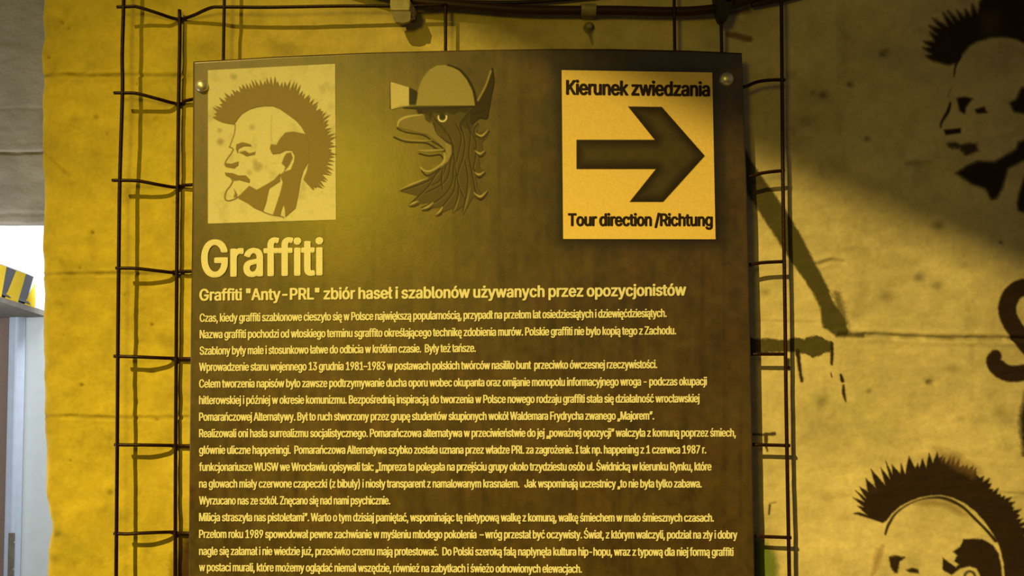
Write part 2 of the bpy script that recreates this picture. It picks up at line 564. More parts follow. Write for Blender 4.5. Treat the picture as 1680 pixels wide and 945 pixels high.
# door: brown leaf, bluish frame, metal strip with screws
dr = bpy.data.objects.new('door_1', None); C.objects.link(dr); dr.location = (float(P(6, 600, 3.45)[0]), 3.45, 0)
tag(dr, 'brown door with bluish frame at the far left edge', kind='structure')


def quad_box(name, xa, xb, za, zb, Y, th, mat, parent, bev=0.004):
    bm = bmesh.new()
    box_bm(bm, ((xa + xb) / 2, Y + th / 2, (za + zb) / 2), (xb - xa, th, zb - za), bev=bev)
    return bmobj(name, bm, mat, parent)


def X_(px, Y): return float(P(px, 600, Y)[0])
def Z_(py, Y): return float(P(40, py, Y)[2])


quad_box('door_leaf', X_(-140, 3.46), X_(13.5, 3.46), 0.0, zt, 3.47, 0.04, M_brown, dr)
quad_box('frame_post', X_(12, 3.4), X_(27.5, 3.4), 0.0, Z_(514, 3.4), 3.40, 0.09, M_blue, dr, 0.012)
quad_box('frame_rebate', X_(27.5, 3.42), X_(30, 3.42), 0.0, Z_(514, 3.4), 3.44, 0.05, mat_plain('frame_gap', (0.2, 0.22, 0.27), 0.6), dr)
sp = quad_box('hinge_plate', X_(19, 3.38), X_(28.5, 3.38), Z_(1010, 3.38), Z_(875, 3.38), 3.385, 0.012, M_lip, dr, 0.002)
for i, yy in enumerate((890, 934)):
    bm = bmesh.new(); lathe_bm(bm, V(24 if i == 0 else 22.5, yy, 3.385), (0, -1, 0), [(0.005, 0), (0.0045, .002), (0, .003)], 12)
    s_ = bmobj('screw', bm, M_chrome); s_.parent = sp
    s_.matrix_parent_inverse = Matrix.Translation(-Vector((dr.location)))

# striped beam running away from the camera
YA, YB = 2.2, 3.42
be = empty('hazard_beam', V(34, 490, 2.8), 'low concrete beam wrapped in yellow and black striped tape at the left edge', 'beam')


def on_beam(px, py):
    t = (px - 0) / 68.0
    inv = (1 - t) / (YA + 1.4) + t / (YB + 1.4)
    Y = 1 / inv - 1.4
    return V(px, py, Y)


topy = lambda x: 432 + (x / 67) * 25
boty = lambda x: 489 + (x / 68) * 21
bm = bmesh.new()
pts = [on_beam(-40, topy(-40)), on_beam(76, topy(76)), on_beam(76, boty(76)), on_beam(-40, boty(-40))]
nrm = (pts[1] - pts[0]).cross(pts[3] - pts[0]).normalized()
if nrm.dot(Vector(CAM) - pts[0]) < 0: nrm = -nrm
back = -nrm * 0.45
prism(bm, pts, back)
bmobj('beam_body', bm, mat_plain('beam_paint', (0.62, 0.66, 0.72), 0.6, noise=0.1), be)
# concrete lip below
bm = bmesh.new()
lp = [on_beam(-40, boty(-40) - 0), on_beam(76, boty(76)), on_beam(76, boty(76) + 9), on_beam(-40, boty(-40) + 9)]
lp2 = [p + nrm * 0.02 for p in lp]
prism(bm, lp2, back * 0.9)
bmobj('beam_lip', bm, M_lip, be)
# tape stripes: top x positions at top edge, bottom edge and folded part
stripes = [(-34, -22, -46, -28, 'k'), (-22, 9.5, -28, 0.5, 'y'), (9.5, 25.5, 0.5, 10, 'k'), (25.5, 41.5, 10, 28.5, 'y'),
           (41.5, 54, 28.5, 43, 'k'), (54, 56, 43, 57.5, 'y')]
for xt0, xt1, xb0, xb1, k in stripes:
    bm = bmesh.new()
    t0 = topy(xt0) + 2; t1 = topy(xt1) + (2 if xt0 < 50 else 12)
    if xt0 > 50: t0 = topy(xt0) + 18
    q = [(xt0, t0), (xt1, t1), (xb1, boty(xb1) - 10), (xb1 + (0 if k == 'k' else -1), boty(xb1) - 3), (xb0 - 6, boty(xb0) - 5), (xb0, boty(xb0) - 11)]
    if k == 'y': q = [(xt0, t0), (xt1, t1), (xb1, boty(xb1) - 11), (xb1 - 8, boty(xb1) - 1), (xb0 - 11, boty(xb0) - 3), (xb0, boty(xb0) - 12)]
    prism(bm, [on_beam(*p) + nrm * (0.003 + (0.018 if i_ in (3, 4) else 0)) for i_, p in enumerate(q)], -nrm * 0.002)
    bmobj('tape_stripe', bm, M_hy if k == 'y' else M_hk, be)

# ------------------------------------------------------------------ wire mesh
YM, YN = -0.031, -0.0095
R_BAR = 0.0027
wm = empty('wire_mesh', V(740, 940, -0.025), 'dark welded wire mesh on the wall, carrying the printed board', 'mesh')


def bar(name, pts, r=R_BAR, sub=5):
    q = smooth_path([V(*p) for p in pts], sub)
    bm = bmesh.new(); tube_bm(bm, q, r, 8)
    return bmobj(name, bm, M_bar, wm, True)


bar('vertical_bar', [(204, -120, YM), (203, 0, YM), (200.5, 90, YM), (201, 150, YM), (196.5, 300, YM), (195, 420, YM), (193.5, 560, YM), (192, 760, YM), (190.5, 945, YM), (190, 1100, YM)], .0031)
bar('vertical_bar', [(294.5, 16, YN), (295, 60, YN), (293, 170, YN), (291.5, 300, YN), (290, 450, YN), (289, 600, YN), (288, 760, YN), (287.5, 945, YN), (287, 1100, YN)], .0031)
bar('vertical_bar', [(369, -120, YM), (368, 0, YM), (366.5, 97, YM), (364, 400, YM), (360, 1100, YM)])
bar('vertical_bar', [(731, 8, YM), (731, 82, YM), (731, 500, YM), (731, 1100, YM)])
bar('vertical_bar', [(1105, -120, YM), (1106, 0, YM), (1107, 80, YM), (1112, 500, YM), (1118, 1100, YM)])
bar('vertical_bar', [(1182, 15, YM), (1184, 82, YM), (1190, 500, YM), (1196, 1100, YM)])
bar('vertical_bar', [(1281, -120, YM), (1282, 0, YM), (1283, 120, YM), (1284.5, 300, YM), (1287.5, 480, YM), (1289.5, 640, YM), (1291.5, 760, YM), (1295, 945, YM), (1298, 1100, YM)], .0031)
HB = [
    [(192, 11.5), (212, 11), (226, 11.5), (260, 22), (284, 30), (298, 31), (318, 25), (345, 13), (366, 11.5), (440, 12), (560, 10), (660, 10), (733, 8)],
    [(187, 152.5), (206, 152.5), (225, 153.5), (258, 162), (284, 169), (298, 170), (315, 163), (420, 150), (800, 148), (1170, 150), (1219, 143), (1240, 135), (1262, 131.5), (1288, 131)],
    [(184, 296), (206, 296), (228, 297), (260, 303), (284, 307), (298, 306.5), (315, 303), (500, 295), (1150, 296), (1222, 291), (1250, 284), (1283, 280), (1286, 280)],
    [(190, 440), (206, 440), (225, 440.5), (260, 444.5), (290, 447.5), (315, 445), (700, 440), (1180, 436), (1227, 434.5), (1250, 431), (1288, 429)],
    [(187, 584.5), (206, 585), (225, 585.5), (260, 587), (290, 588), (314, 588.5), (700, 585), (1180, 581), (1229, 581), (1289, 581)],
    [(188, 729.5), (206, 730), (225, 730), (260, 730.5), (290, 731), (314, 731.5), (700, 731), (1180, 730), (1231, 729.5), (1296, 731)],
    [(187, 875), (206, 876), (225, 875), (260, 873.5), (290, 873), (314, 875), (700, 877), (1180, 880), (1234, 880), (1298, 882)],
    [(187, 1022), (225, 1022), (290, 1020), (700, 1025), (1298, 1032)]]
for h in HB:
    q = []
    for x, y in h:
        d = YM + (YN - YM + 0.0045) * math.exp(-((x - 296) / 38) ** 2)
        q.append((x, y, d + 0.0005))
    bar('horizontal_bar', q, .0028, 4)

# ------------------------------------------------------------------ printed board
YP = -0.044
TOPX = [250, 317, 380, 450, 600, 780, 900, 1000, 1130, 1217, 1300]
TOPY = [106, 101, 97.5, 93, 86.5, 82, 80.3, 80.3, 83, 87, 91]
LY = [80, 101, 300, 500, 700, 945, 1200]; LX = [317, 317, 316, 313.5, 311.5, 309.5, 308]
RY = [80, 87, 200, 330, 450, 650, 945, 1200]; RX = [1217, 1217, 1221, 1226, 1229, 1233, 1238, 1242]
bd = empty('information_board', V(775, 1150, YP), 'tall dark brown information board headed Graffiti, with yellow-lit text and arrow sign', 'board')


def board_surf(off):
    def f(px, py):
        return P(px, py, YP - off)
    return f


def build_board():
    nu, nv = 300, 340
    V0 = np.linspace(0, 1, nv); U0 = np.linspace(0, 1, nu)
    X = np.empty((nv, nu)); Y = np.empty((nv, nu))
    for j, v in enumerate(V0):
        ylin = 88 + v * (1160 - 88)
        xl = np.interp(ylin, LY, LX); xr = np.interp(ylin, RY, RX)
        X[j] = xl + U0 * (xr - xl)
        Y[j] = np.interp(X[j], TOPX, TOPY) * (1 - v) + 1160 * v
    px, py = X.ravel(), Y.ravel()
    k = 1.0 + 0.55 * (fbm(px / 14, py / 120, 3) - .47) + 0.7 * (fbm(px / 70, py / 60, 7) - .47) + 0.7 * (fbm(px / 9, py / 12, 17) - .47)
    drip = np.clip((vnoise(px / 9, py / 260, 23) - .72) * 3, 0, 1)
    k = k * (1 - 0.35 * drip)
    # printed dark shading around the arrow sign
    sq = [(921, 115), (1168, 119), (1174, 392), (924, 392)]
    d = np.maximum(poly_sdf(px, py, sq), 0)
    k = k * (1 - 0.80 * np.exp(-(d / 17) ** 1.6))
    # shade over the top right corner, darkened into the sheet colour
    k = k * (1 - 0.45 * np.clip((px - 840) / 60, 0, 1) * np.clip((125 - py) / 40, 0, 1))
    warm = np.clip((fbm(px / 40, py / 50, 29) - .5) * 4, 0, 1)
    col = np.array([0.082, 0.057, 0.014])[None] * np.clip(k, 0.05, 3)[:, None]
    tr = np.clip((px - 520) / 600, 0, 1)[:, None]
    col = col * (1 - tr * np.array([0.28, 0.34, 0.25]))  # light fading to the right, darkened into the sheet colour
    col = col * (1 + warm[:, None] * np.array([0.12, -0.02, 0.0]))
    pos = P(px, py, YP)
    J, I = np.meshgrid(np.arange(nv - 1), np.arange(nu - 1), indexing='ij')
    b = (J * nu + I).ravel()
    F = np.stack([b, b + nu, b + nu + 1, b + 1], 1)
    # rim and back
    ring = np.concatenate([np.arange(nu), np.arange(1, nv) * nu + nu - 1, (nv - 1) * nu + np.arange(nu - 2, -1, -1), np.arange(nv - 2, 0, -1) * nu])
    bp = pos[ring].copy(); bp[:, 1] += 0.003
    o_ = len(pos); n = len(ring); rr = np.arange(n)
    R = np.stack([ring, np.roll(ring, -1), o_ + np.roll(rr, -1), o_ + rr], 1)
    me = bpy.data.meshes.new('panel_sheet')
    fast_mesh(me, np.concatenate([pos, bp]), np.concatenate([F, R]))
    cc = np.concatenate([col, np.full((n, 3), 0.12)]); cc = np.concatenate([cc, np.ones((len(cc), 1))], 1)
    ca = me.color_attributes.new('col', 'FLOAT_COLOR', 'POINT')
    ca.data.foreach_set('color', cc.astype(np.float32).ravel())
    link_mesh('panel_sheet', me, M_sheet, bd)


build_board()


# lettering: outlines of the letters as Bezier rings "x y and the two handles", width first
GL = {
 '"': "257|62 254 14 0 -2 51 56 407 2 -51 18 0 108 407 -17 0 -1 -51 103 254 2 51 -14 0|154 254 14 0 -2 51 148 407 2 -51 17 0 200 407 -17 0 -2 -51 194 254 2 51 -13 0",
 '(': "219|71 165 0 -40 0 30 80 259 -6 -33 7 33 105 353 -10 -30 11 30 141 431 -13 -22 16 0 189 431 -16 0 -14 -28 153 343 10 30 -11 -31 129 251 6 30 -5 -30 121 165 0 27 0 -24 128 92 -5 24 5 -25 150 13 -10 28 11 -28 189 -77 -16 32 -16 0 141 -77 16 0 -23 40 89 44 12 -41 -12 41",
 ')': "219|30 -77 16 0 16 33 69 14 -10 -27 10 28 91 93 -5 -25 4 25 98 165 0 -23 0 27 89 251 6 -30 -5 30 66 343 10 -31 -10 30 30 431 14 -28 16 0 77 431 -16 0 14 -22 113 353 -10 30 11 -30 138 259 -6 32 6 -33 147 165 0 30 0 -41 129 43 12 41 -12 -41 77 -77 23 39 -16 0",
 ',': "150|30 -96 13 0 8 51 54 57 -8 -51 19 0 110 57 -19 0 -14 -51 67 -96 14 51 -12 0",
 '-': "362|270 196 -60 0 0 -16 270 150 0 15 -60 0 91 150 60 0 0 15 91 196 0 -16 60 0",
 '.': "150|76 -4 10 0 -10 0 50 7 8 -7 -7 7 40 33 0 -10 0 10 50 59 -7 -7 8 7 76 69 -10 0 10 0 102 59 -7 7 7 -7 113 33 0 10 0 -10 102 7 7 7 -7 -7",
 '/': "199|188 426 -15 0 -44 -162 57 -61 44 162 -15 0 11 -61 16 0 44 162 143 426 -44 -162 15 0",
 '1': "362|61 0 84 0 0 15 61 44 0 -15 84 0 313 44 -84 0 0 -15 313 0 0 15 -84 0|221 407 -21 0 0 -136 221 0 0 136 -17 0 170 0 17 0 0 120 170 359 0 -120 -1 0 167 359 1 0 -32 -25 69 286 33 24 0 19 69 341 0 -18 30 22 159 407 -30 -22 20 0",
 '3': "362|174 -5 28 0 -25 0 106 8 21 -9 -21 9 56 46 13 -17 -13 16 35 105 1 -23 17 0 87 105 -17 0 2 -14 101 70 -8 9 8 -10 132 47 -13 5 13 -5 175 40 -16 0 17 0 220 49 -13 -6 13 5 252 74 -8 -11 7 12 263 116 0 -17 0 15 253 157 7 -13 -7 12 220 187 15 -8 -15 7 161 198 24 0 -12 0 125 198 12 0 0 14 125 239 0 -13 35 40 230 359 -35 -40 0 1 230 362 0 -1 -58 0 56 362 58 0 0 15 56 407 0 -15 80 0 298 407 -81 0 0 -13 298 368 0 13 -43 -48 169 223 43 48 0 2 169 231 0 -3 30 3 247 221 -22 10 21 -10 297 178 -12 18 12 -19 314 116 0 23 0 -24 296 53 12 18 -12 -18 247 10 21 10 -21 -10",
 '7': "362|78 0 18 0 60 120 259 359 -61 -120 0 1 259 362 0 -1 -70 0 50 362 69 0 0 15 50 407 0 -15 87 0 312 407 -87 0 0 -16 312 359 0 16 -60 -120 132 0 60 120 -18 0",
 '8': "362|181 -5 27 0 -27 0 108 9 21 -10 -21 10 59 49 12 -17 -12 18 42 108 0 -22 0 17 52 156 -7 -15 7 15 81 193 -12 -10 12 10 122 212 -15 -3 0 0 122 214 0 -1 -20 5 74 246 12 -17 -12 17 56 304 0 -22 0 21 72 360 -10 -16 11 16 117 398 -19 -9 18 10 181 412 -24 0 24 0 245 398 -19 10 19 -9 289 360 -11 16 11 -16 305 304 0 21 0 -21 287 246 12 17 -11 -17 240 214 20 5 0 -1 240 212 0 0 15 -3 281 193 -12 10 12 -10 310 156 -7 15 7 -15 321 108 0 17 0 -22 303 49 12 18 -12 -17 253 9 21 10 -20 -10|181 39 -18 0 18 0 228 48 -13 -6 13 6 258 73 -7 -11 8 11 269 111 0 -14 0 15 258 151 7 -12 -8 11 226 178 14 -6 -13 7 181 188 17 0 -17 0 135 178 14 7 -13 -6 104 151 7 11 -8 -12 92 111 0 15 0 -14 103 73 -7 11 7 -11 134 48 -13 6 13 -6|181 232 -14 0 14 0 219 240 -11 -6 11 6 246 264 -7 -10 6 11 255 300 0 -13 0 14 246 336 6 -10 -6 10 220 360 11 -6 -11 5 181 368 15 0 -15 0 142 360 11 5 -11 -6 116 336 6 10 -7 -10 106 300 0 14 0 -13 116 264 -7 11 6 -10 142 240 -11 6 12 -6",
 '9': "362|181 412 -25 0 25 0 248 395 -19 12 20 -11 294 347 -11 21 11 -20 311 278 0 26 0 -20 298 216 9 21 -9 -22 252 135 22 32 -30 -45 160 0 31 45 -18 0 104 0 19 0 46 66 241 198 -45 -66 2 0 246 198 -2 0 -4 -8 230 177 7 6 -7 -7 205 161 10 4 -9 -3 174 156 12 0 -24 0 110 171 18 -10 -19 11 66 215 11 -19 -10 19 51 281 0 -25 0 26 68 349 -12 -20 11 20 114 395 -20 -11 20 12|181 368 16 0 -16 0 139 357 12 7 -12 -8 111 326 7 13 -7 -13 100 281 0 17 0 -17 111 236 -7 13 7 -13 139 206 -12 7 12 -8 181 195 -16 0 16 0 223 206 -12 -8 12 7 252 236 -7 -13 6 13 262 280 0 -16 0 17 252 326 6 -13 -7 13 223 357 12 -8 -12 7",
 ':': "150|76 -4 10 0 -10 0 50 7 8 -7 -7 7 40 33 0 -10 0 10 50 59 -7 -7 8 7 76 69 -10 0 10 0 102 59 -7 7 7 -7 113 33 0 10 0 -10 102 7 7 7 -7 -7|76 217 10 0 -10 0 50 227 8 -7 -7 7 40 253 0 -10 0 10 50 279 -7 -7 8 7 76 290 -10 0 10 0 102 279 -7 7 7 -7 113 253 0 10 0 -10 102 227 7 7 -7 -7",
 'A': "384|13 0 18 0 49 136 161 407 -49 -136 20 0 221 407 -20 0 50 -136 370 0 -49 136 -18 0 316 0 18 0 -29 81 230 242 28 -81 -6 15 211 298 7 -23 -7 22 186 383 10 -35 3 0 196 383 -3 0 -10 -35 170 297 7 22 -7 -23 152 242 5 14 -28 -81 68 0 28 81 -18 0|88 114 69 0 0 15 88 159 0 -15 69 0 296 159 -69 0 0 -15 296 114 0 15 -69 0",
 'B': "365|48 0 50 0 0 136 48 407 0 -136 48 0 193 407 -48 0 28 0 263 392 -19 10 19 -9 305 354 -10 16 9 -17 318 299 0 20 0 -17 309 256 6 11 -6 -11 285 229 10 7 -10 -7 252 213 12 4 0 -1 252 210 0 1 13 -1 290 196 -12 8 13 -8 322 163 -8 14 8 -15 334 109 0 21 0 -21 320 53 10 17 -9 -16 276 14 20 10 -21 -9 197 0 32 0 -50 0|100 46 0 46 32 0 196 46 -32 0 32 0 264 64 -14 -12 14 12 284 109 0 -18 0 14 274 147 7 -11 -7 11 244 174 13 -6 -12 7 199 185 17 0 -33 0 100 185 33 0 0 -47|100 228 0 45 30 0 190 228 -30 0 15 0 231 237 -12 -6 11 6 259 261 -7 -10 6 10 269 298 0 -14 0 18 250 343 13 -12 -12 12 192 361 26 0 -31 0 100 361 30 0 0 -44",
 'C': "408|214 -5 21 0 -35 0 120 20 27 -17 -27 17 56 92 15 -31 -16 31 32 203 0 -43 0 43 56 315 -16 -32 15 31 120 387 -27 -17 27 17 214 412 -35 0 20 0 272 403 -18 6 18 -6 322 377 -15 12 14 -12 358 335 -10 16 10 -17 378 279 -3 21 -17 0 327 279 17 0 -3 14 312 316 7 -11 -8 10 286 343 10 -8 -10 7 252 359 13 -3 -12 4 214 365 13 0 -25 0 147 346 20 12 -20 -13 100 291 11 24 -12 -24 83 203 0 35 0 -34 100 116 -11 24 12 -24 147 61 -20 13 20 -12 214 42 -25 0 13 0 252 48 -12 -4 13 4 286 64 -10 -7 10 8 312 91 -8 -10 7 11 327 128 -3 -13 17 0 378 128 -17 0 -3 -20 358 73 10 16 -9 -17 322 30 15 12 -15 -11 272 4 19 6 -18 -6",
 'D': "402|175 0 41 0 -33 0 77 0 33 0 0 15 77 46 0 -16 31 0 172 46 -32 0 33 0 254 65 -22 -13 22 12 303 119 -11 -24 11 24 319 204 0 -33 0 33 303 288 11 -23 -10 24 256 343 21 -13 -21 12 177 361 31 0 -34 0 75 361 34 0 0 16 75 407 0 -15 35 0 180 407 -35 0 40 0 282 383 -28 16 28 -17 347 313 -15 30 15 -30 369 204 0 42 0 -42 347 95 15 30 -16 -31 281 25 28 16 -29 -17|100 407 -18 0 0 -136 100 0 0 136 -18 0 48 0 17 0 0 136 48 407 0 -136 17 0",
 'F': "328|48 0 17 0 0 136 48 407 0 -136 82 0 295 407 -82 0 0 -15 295 361 0 16 -65 0 100 361 65 0 0 -46 100 223 0 46 59 0 277 223 -59 0 0 -16 277 177 0 15 -59 0 100 177 59 0 0 -59 100 0 0 59 -18 0",
 'G': "416|215 -5 32 0 -36 0 119 20 28 -17 -27 17 55 92 16 -31 -15 32 32 203 0 -42 0 43 55 315 -15 -32 16 31 119 387 -27 -17 27 17 212 412 -35 0 21 0 272 403 -18 6 19 -7 323 375 -15 12 14 -12 359 333 -9 16 10 -16 379 279 -3 20 -17 0 326 279 18 0 -4 13 310 315 7 -11 -7 10 285 342 10 -8 -10 7 252 359 12 -4 -12 4 212 365 15 0 -24 0 147 346 19 12 -20 -13 100 291 11 24 -12 -24 83 203 0 35 0 -34 100 116 -11 24 12 -24 147 61 -20 13 20 -12 215 42 -25 0 23 0 276 57 -18 -10 17 10 317 99 -10 -18 10 18 332 162 0 -24 5 -1 347 159 -5 1 -40 0 226 159 41 0 0 15 226 205 0 -16 52 0 382 205 -52 0 0 -15 382 160 0 15 0 -33 361 73 14 24 -15 -25 301 15 25 14 -25 -14",
 'H': "414|48 0 17 0 0 136 48 407 0 -136 17 0 100 407 -18 0 0 -59 100 231 0 59 71 0 314 231 -72 0 0 59 314 407 0 -59 17 0 365 407 -17 0 0 -136 365 0 0 136 -17 0 314 0 17 0 0 62 314 185 0 -61 -72 0 100 185 71 0 0 -61 100 0 0 62 -18 0",
 'I': "240|25 0 63 0 0 15 25 46 0 -16 23 0 95 46 -24 0 0 105 95 361 0 -105 -24 0 25 361 23 0 0 16 25 407 0 -15 63 0 216 407 -64 0 0 -15 216 361 0 16 -24 0 146 361 23 0 0 -105 146 46 0 105 23 0 216 46 -24 0 0 -16 216 0 0 15 -64 0",
 'J': "317|148 -5 36 0 -36 0 60 26 23 -21 -22 21 26 116 0 -39 0 8 26 138 0 -7 18 0 78 138 -17 0 0 -7 78 116 0 8 0 -25 97 59 -13 13 13 -13 148 40 -21 0 21 0 198 59 -12 -13 13 13 217 116 0 -25 0 97 217 407 0 -97 18 0 269 407 -17 0 0 -97 269 116 0 97 0 -39 235 26 23 21 -22 -21",
 'K': "373|84 116 32 35 0 19 84 173 0 -19 9 12 111 209 -9 -12 9 11 140 243 -10 -11 9 11 169 275 -10 -10 41 44 291 407 -41 -44 22 0 359 407 -23 0 -58 -62 185 221 58 62 -1 0 182 221 1 0 -33 -35|48 0 17 0 0 136 48 407 0 -136 17 0 100 407 -18 0 0 -47 100 267 0 47 0 -29 99 180 0 29 0 -8 100 155 0 8 0 -52 100 0 0 52 -18 0|298 0 20 0 -49 69 150 207 49 -69 11 14 182 247 -10 -13 59 -82 359 0 -59 82 -20 0",
 'L': "314|48 0 80 0 0 136 48 407 0 -136 17 0 100 407 -18 0 0 -120 100 46 0 120 63 0 289 46 -63 0 0 -16 289 0 0 15 -80 0",
 'M': "503|48 0 17 0 0 136 48 407 0 -136 24 0 121 407 -24 0 34 -86 222 150 -34 85 2 -6 230 127 -3 9 3 -9 239 98 -3 10 4 -10 249 67 -3 10 3 -10 257 39 -2 8 -4 0 246 39 4 0 2 8 254 66 -3 -10 3 10 264 97 -3 -11 3 11 274 127 -3 -10 3 9 282 150 -2 -7 33 85 381 407 -33 -86 24 0 454 407 -24 0 0 -136 454 0 0 136 -17 0 403 0 17 0 0 78 403 233 0 -78 0 8 404 262 -1 -11 0 10 404 295 0 -12 0 12 405 330 0 -12 0 13 406 366 -1 -12 1 0 410 366 -1 0 -4 -13 398 327 4 13 -4 -12 386 290 4 12 -5 -12 374 257 4 10 -4 -9 365 233 2 6 -31 -78 273 0 31 78 -14 0 229 0 15 0 -31 78 136 233 31 -78 -2 6 127 257 4 -10 -3 9 116 289 4 -12 -4 12 103 326 5 -13 -4 13 90 366 4 -14 1 0 95 366 -2 0 0 -10 96 333 0 12 0 -12 97 297 0 12 0 -12 97 263 0 11 0 -11 98 233 0 9 0 -78 98 0 0 78 -17 0",
 'N': "419|48 0 17 0 0 136 48 407 0 -136 20 0 109 407 -20 0 55 -87 274 146 -55 87 5 -6 290 121 -6 10 6 -11 310 85 -7 13 7 -13 331 44 -7 15 -2 0 324 43 2 0 -2 15 321 87 0 -15 -1 14 319 126 0 -12 0 12 319 156 0 -8 0 84 319 407 0 -84 17 0 371 407 -18 0 0 -136 371 0 0 136 -21 0 309 0 21 0 -49 77 162 232 49 -77 -7 10 142 265 7 -12 -7 11 118 305 9 -16 -8 15 86 362 13 -23 3 0 95 363 -3 0 1 -20 98 307 -1 17 1 -17 99 262 0 13 1 -12 100 233 0 7 0 -78 100 0 0 78 -17 0",
 'P': "356|48 0 17 0 0 136 48 407 0 -136 47 0 188 407 -47 0 32 0 266 390 -21 11 20 -11 312 344 -10 19 10 -20 327 278 0 24 0 -24 312 212 10 20 -10 -19 266 166 20 11 -21 -12 188 149 32 0 -33 0 87 149 34 0 0 15 87 194 0 -15 33 0 186 194 -33 0 21 0 238 205 -13 -7 13 7 266 235 -6 -13 7 13 276 278 0 -16 0 16 266 321 7 -12 -6 13 237 351 14 -7 -13 7 186 362 21 0 -29 0 100 362 28 0 0 -121 100 0 0 121 -18 0",
 'R': "359|48 0 17 0 0 136 48 407 0 -136 47 0 189 407 -47 0 31 0 266 391 -20 11 21 -11 312 346 -10 19 10 -18 327 282 0 24 0 -25 312 217 10 19 -10 -18 266 174 21 10 -20 -11 189 158 31 0 -38 0 77 158 37 0 0 15 77 204 0 -15 37 0 187 204 -37 0 21 0 238 213 -13 -6 13 7 267 240 -6 -11 6 12 276 282 0 -16 0 16 267 324 6 -12 -6 12 238 352 13 -7 -13 6 186 362 22 0 -29 0 100 362 29 0 0 -121 100 0 0 121 -18 0|282 0 20 0 -32 61 184 183 33 -61 19 0 242 183 -19 0 34 -61 342 0 -33 61 -20 0",
 'S': "357|179 -7 31 0 -30 0 102 7 22 -9 -22 10 51 48 12 -17 -12 18 31 109 1 -23 17 0 84 109 -18 0 1 -15 99 70 -9 11 9 -10 133 47 -14 5 14 -5 179 39 -16 0 18 0 229 48 -15 -6 14 6 264 73 -9 -10 8 11 276 111 0 -14 0 13 266 143 7 -8 -8 8 237 164 12 -6 -12 5 196 178 15 -4 -16 4 147 191 16 -4 -34 10 69 231 18 -17 -18 18 42 298 0 -27 0 23 60 358 -12 -17 12 17 110 398 -21 -9 21 10 182 412 -27 0 27 0 253 398 -21 10 20 -9 302 359 -12 16 12 -17 321 302 -1 21 -17 0 270 302 17 0 -2 21 242 350 16 -11 -17 11 180 367 25 0 -17 0 134 358 13 6 -13 -6 103 335 7 10 -7 -10 92 300 0 13 0 -13 105 267 -9 8 8 -9 135 247 -12 5 12 -6 170 235 -11 3 14 -4 211 223 -13 4 12 -3 249 211 -13 5 14 -5 287 190 -12 9 12 -8 316 158 -8 13 7 -13 327 111 0 18 0 -22 309 51 12 18 -11 -18 259 8 22 11 -22 -10",
 'T': "359|25 361 43 0 0 16 25 407 0 -15 103 0 333 407 -102 0 0 -15 333 361 0 16 -42 0 205 361 43 0 0 -120 205 0 0 120 -17 0 154 0 17 0 0 120 154 361 0 -120 -43 0",
 'U': "414|207 -7 32 0 -32 0 123 12 24 -12 -24 13 68 64 13 -22 -13 22 48 138 0 -27 0 90 48 407 0 -90 17 0 99 407 -17 0 0 -88 99 143 0 88 0 -20 113 90 -9 16 8 -15 150 54 -16 9 16 -8 207 41 -22 0 22 0 265 54 -16 -8 15 9 301 90 -8 -15 9 16 314 143 0 -20 0 88 314 407 0 -88 17 0 366 407 -17 0 0 -90 366 138 0 90 0 -27 346 64 13 22 -13 -22 291 12 24 13 -24 -12",
 'W': "549|124 0 20 0 -37 136 13 407 37 -136 18 0 66 407 -18 0 21 -83 131 157 -22 83 3 -14 140 116 -3 14 3 -13 149 75 -3 14 3 -14 158 32 -3 14 -2 0 151 32 2 0 3 14 160 75 -3 -14 3 14 169 116 -3 -13 3 14 179 157 -3 -14 22 83 245 407 -22 -83 20 0 304 407 -20 0 22 -83 369 157 -22 83 4 -14 380 116 -4 14 3 -13 389 75 -3 14 3 -14 398 32 -3 14 -3 0 391 32 2 0 2 14 399 75 -3 -14 3 14 408 116 -3 -13 4 14 418 157 -3 -14 22 83 483 407 -22 -83 17 0 536 407 -18 0 -38 -136 424 0 37 136 -20 0 364 0 20 0 -23 86 294 258 24 -86 -4 17 281 313 4 -19 -4 20 269 380 4 -25 3 0 280 380 -4 0 -4 -24 268 316 4 19 -4 -19 254 258 6 20 -23 -86 184 0 24 86 -20 0",
 'Z': "351|33 0 96 0 0 12 33 37 0 -12 62 90 219 308 -62 -90 8 12 245 344 -9 -12 9 13 273 380 -10 -11 1 -5 278 364 -2 5 -16 -1 228 362 17 0 -16 -1 178 361 17 0 -48 0 32 361 49 0 0 16 32 407 0 -15 95 0 317 407 -95 0 0 -13 317 369 0 13 -60 -88 135 103 61 89 -9 -13 107 64 10 13 -10 -12 78 26 10 13 -2 6 72 43 2 -5 17 1 122 45 -17 0 16 0 171 46 -16 0 50 0 320 46 -50 0 0 -16 320 0 0 15 -96 0",
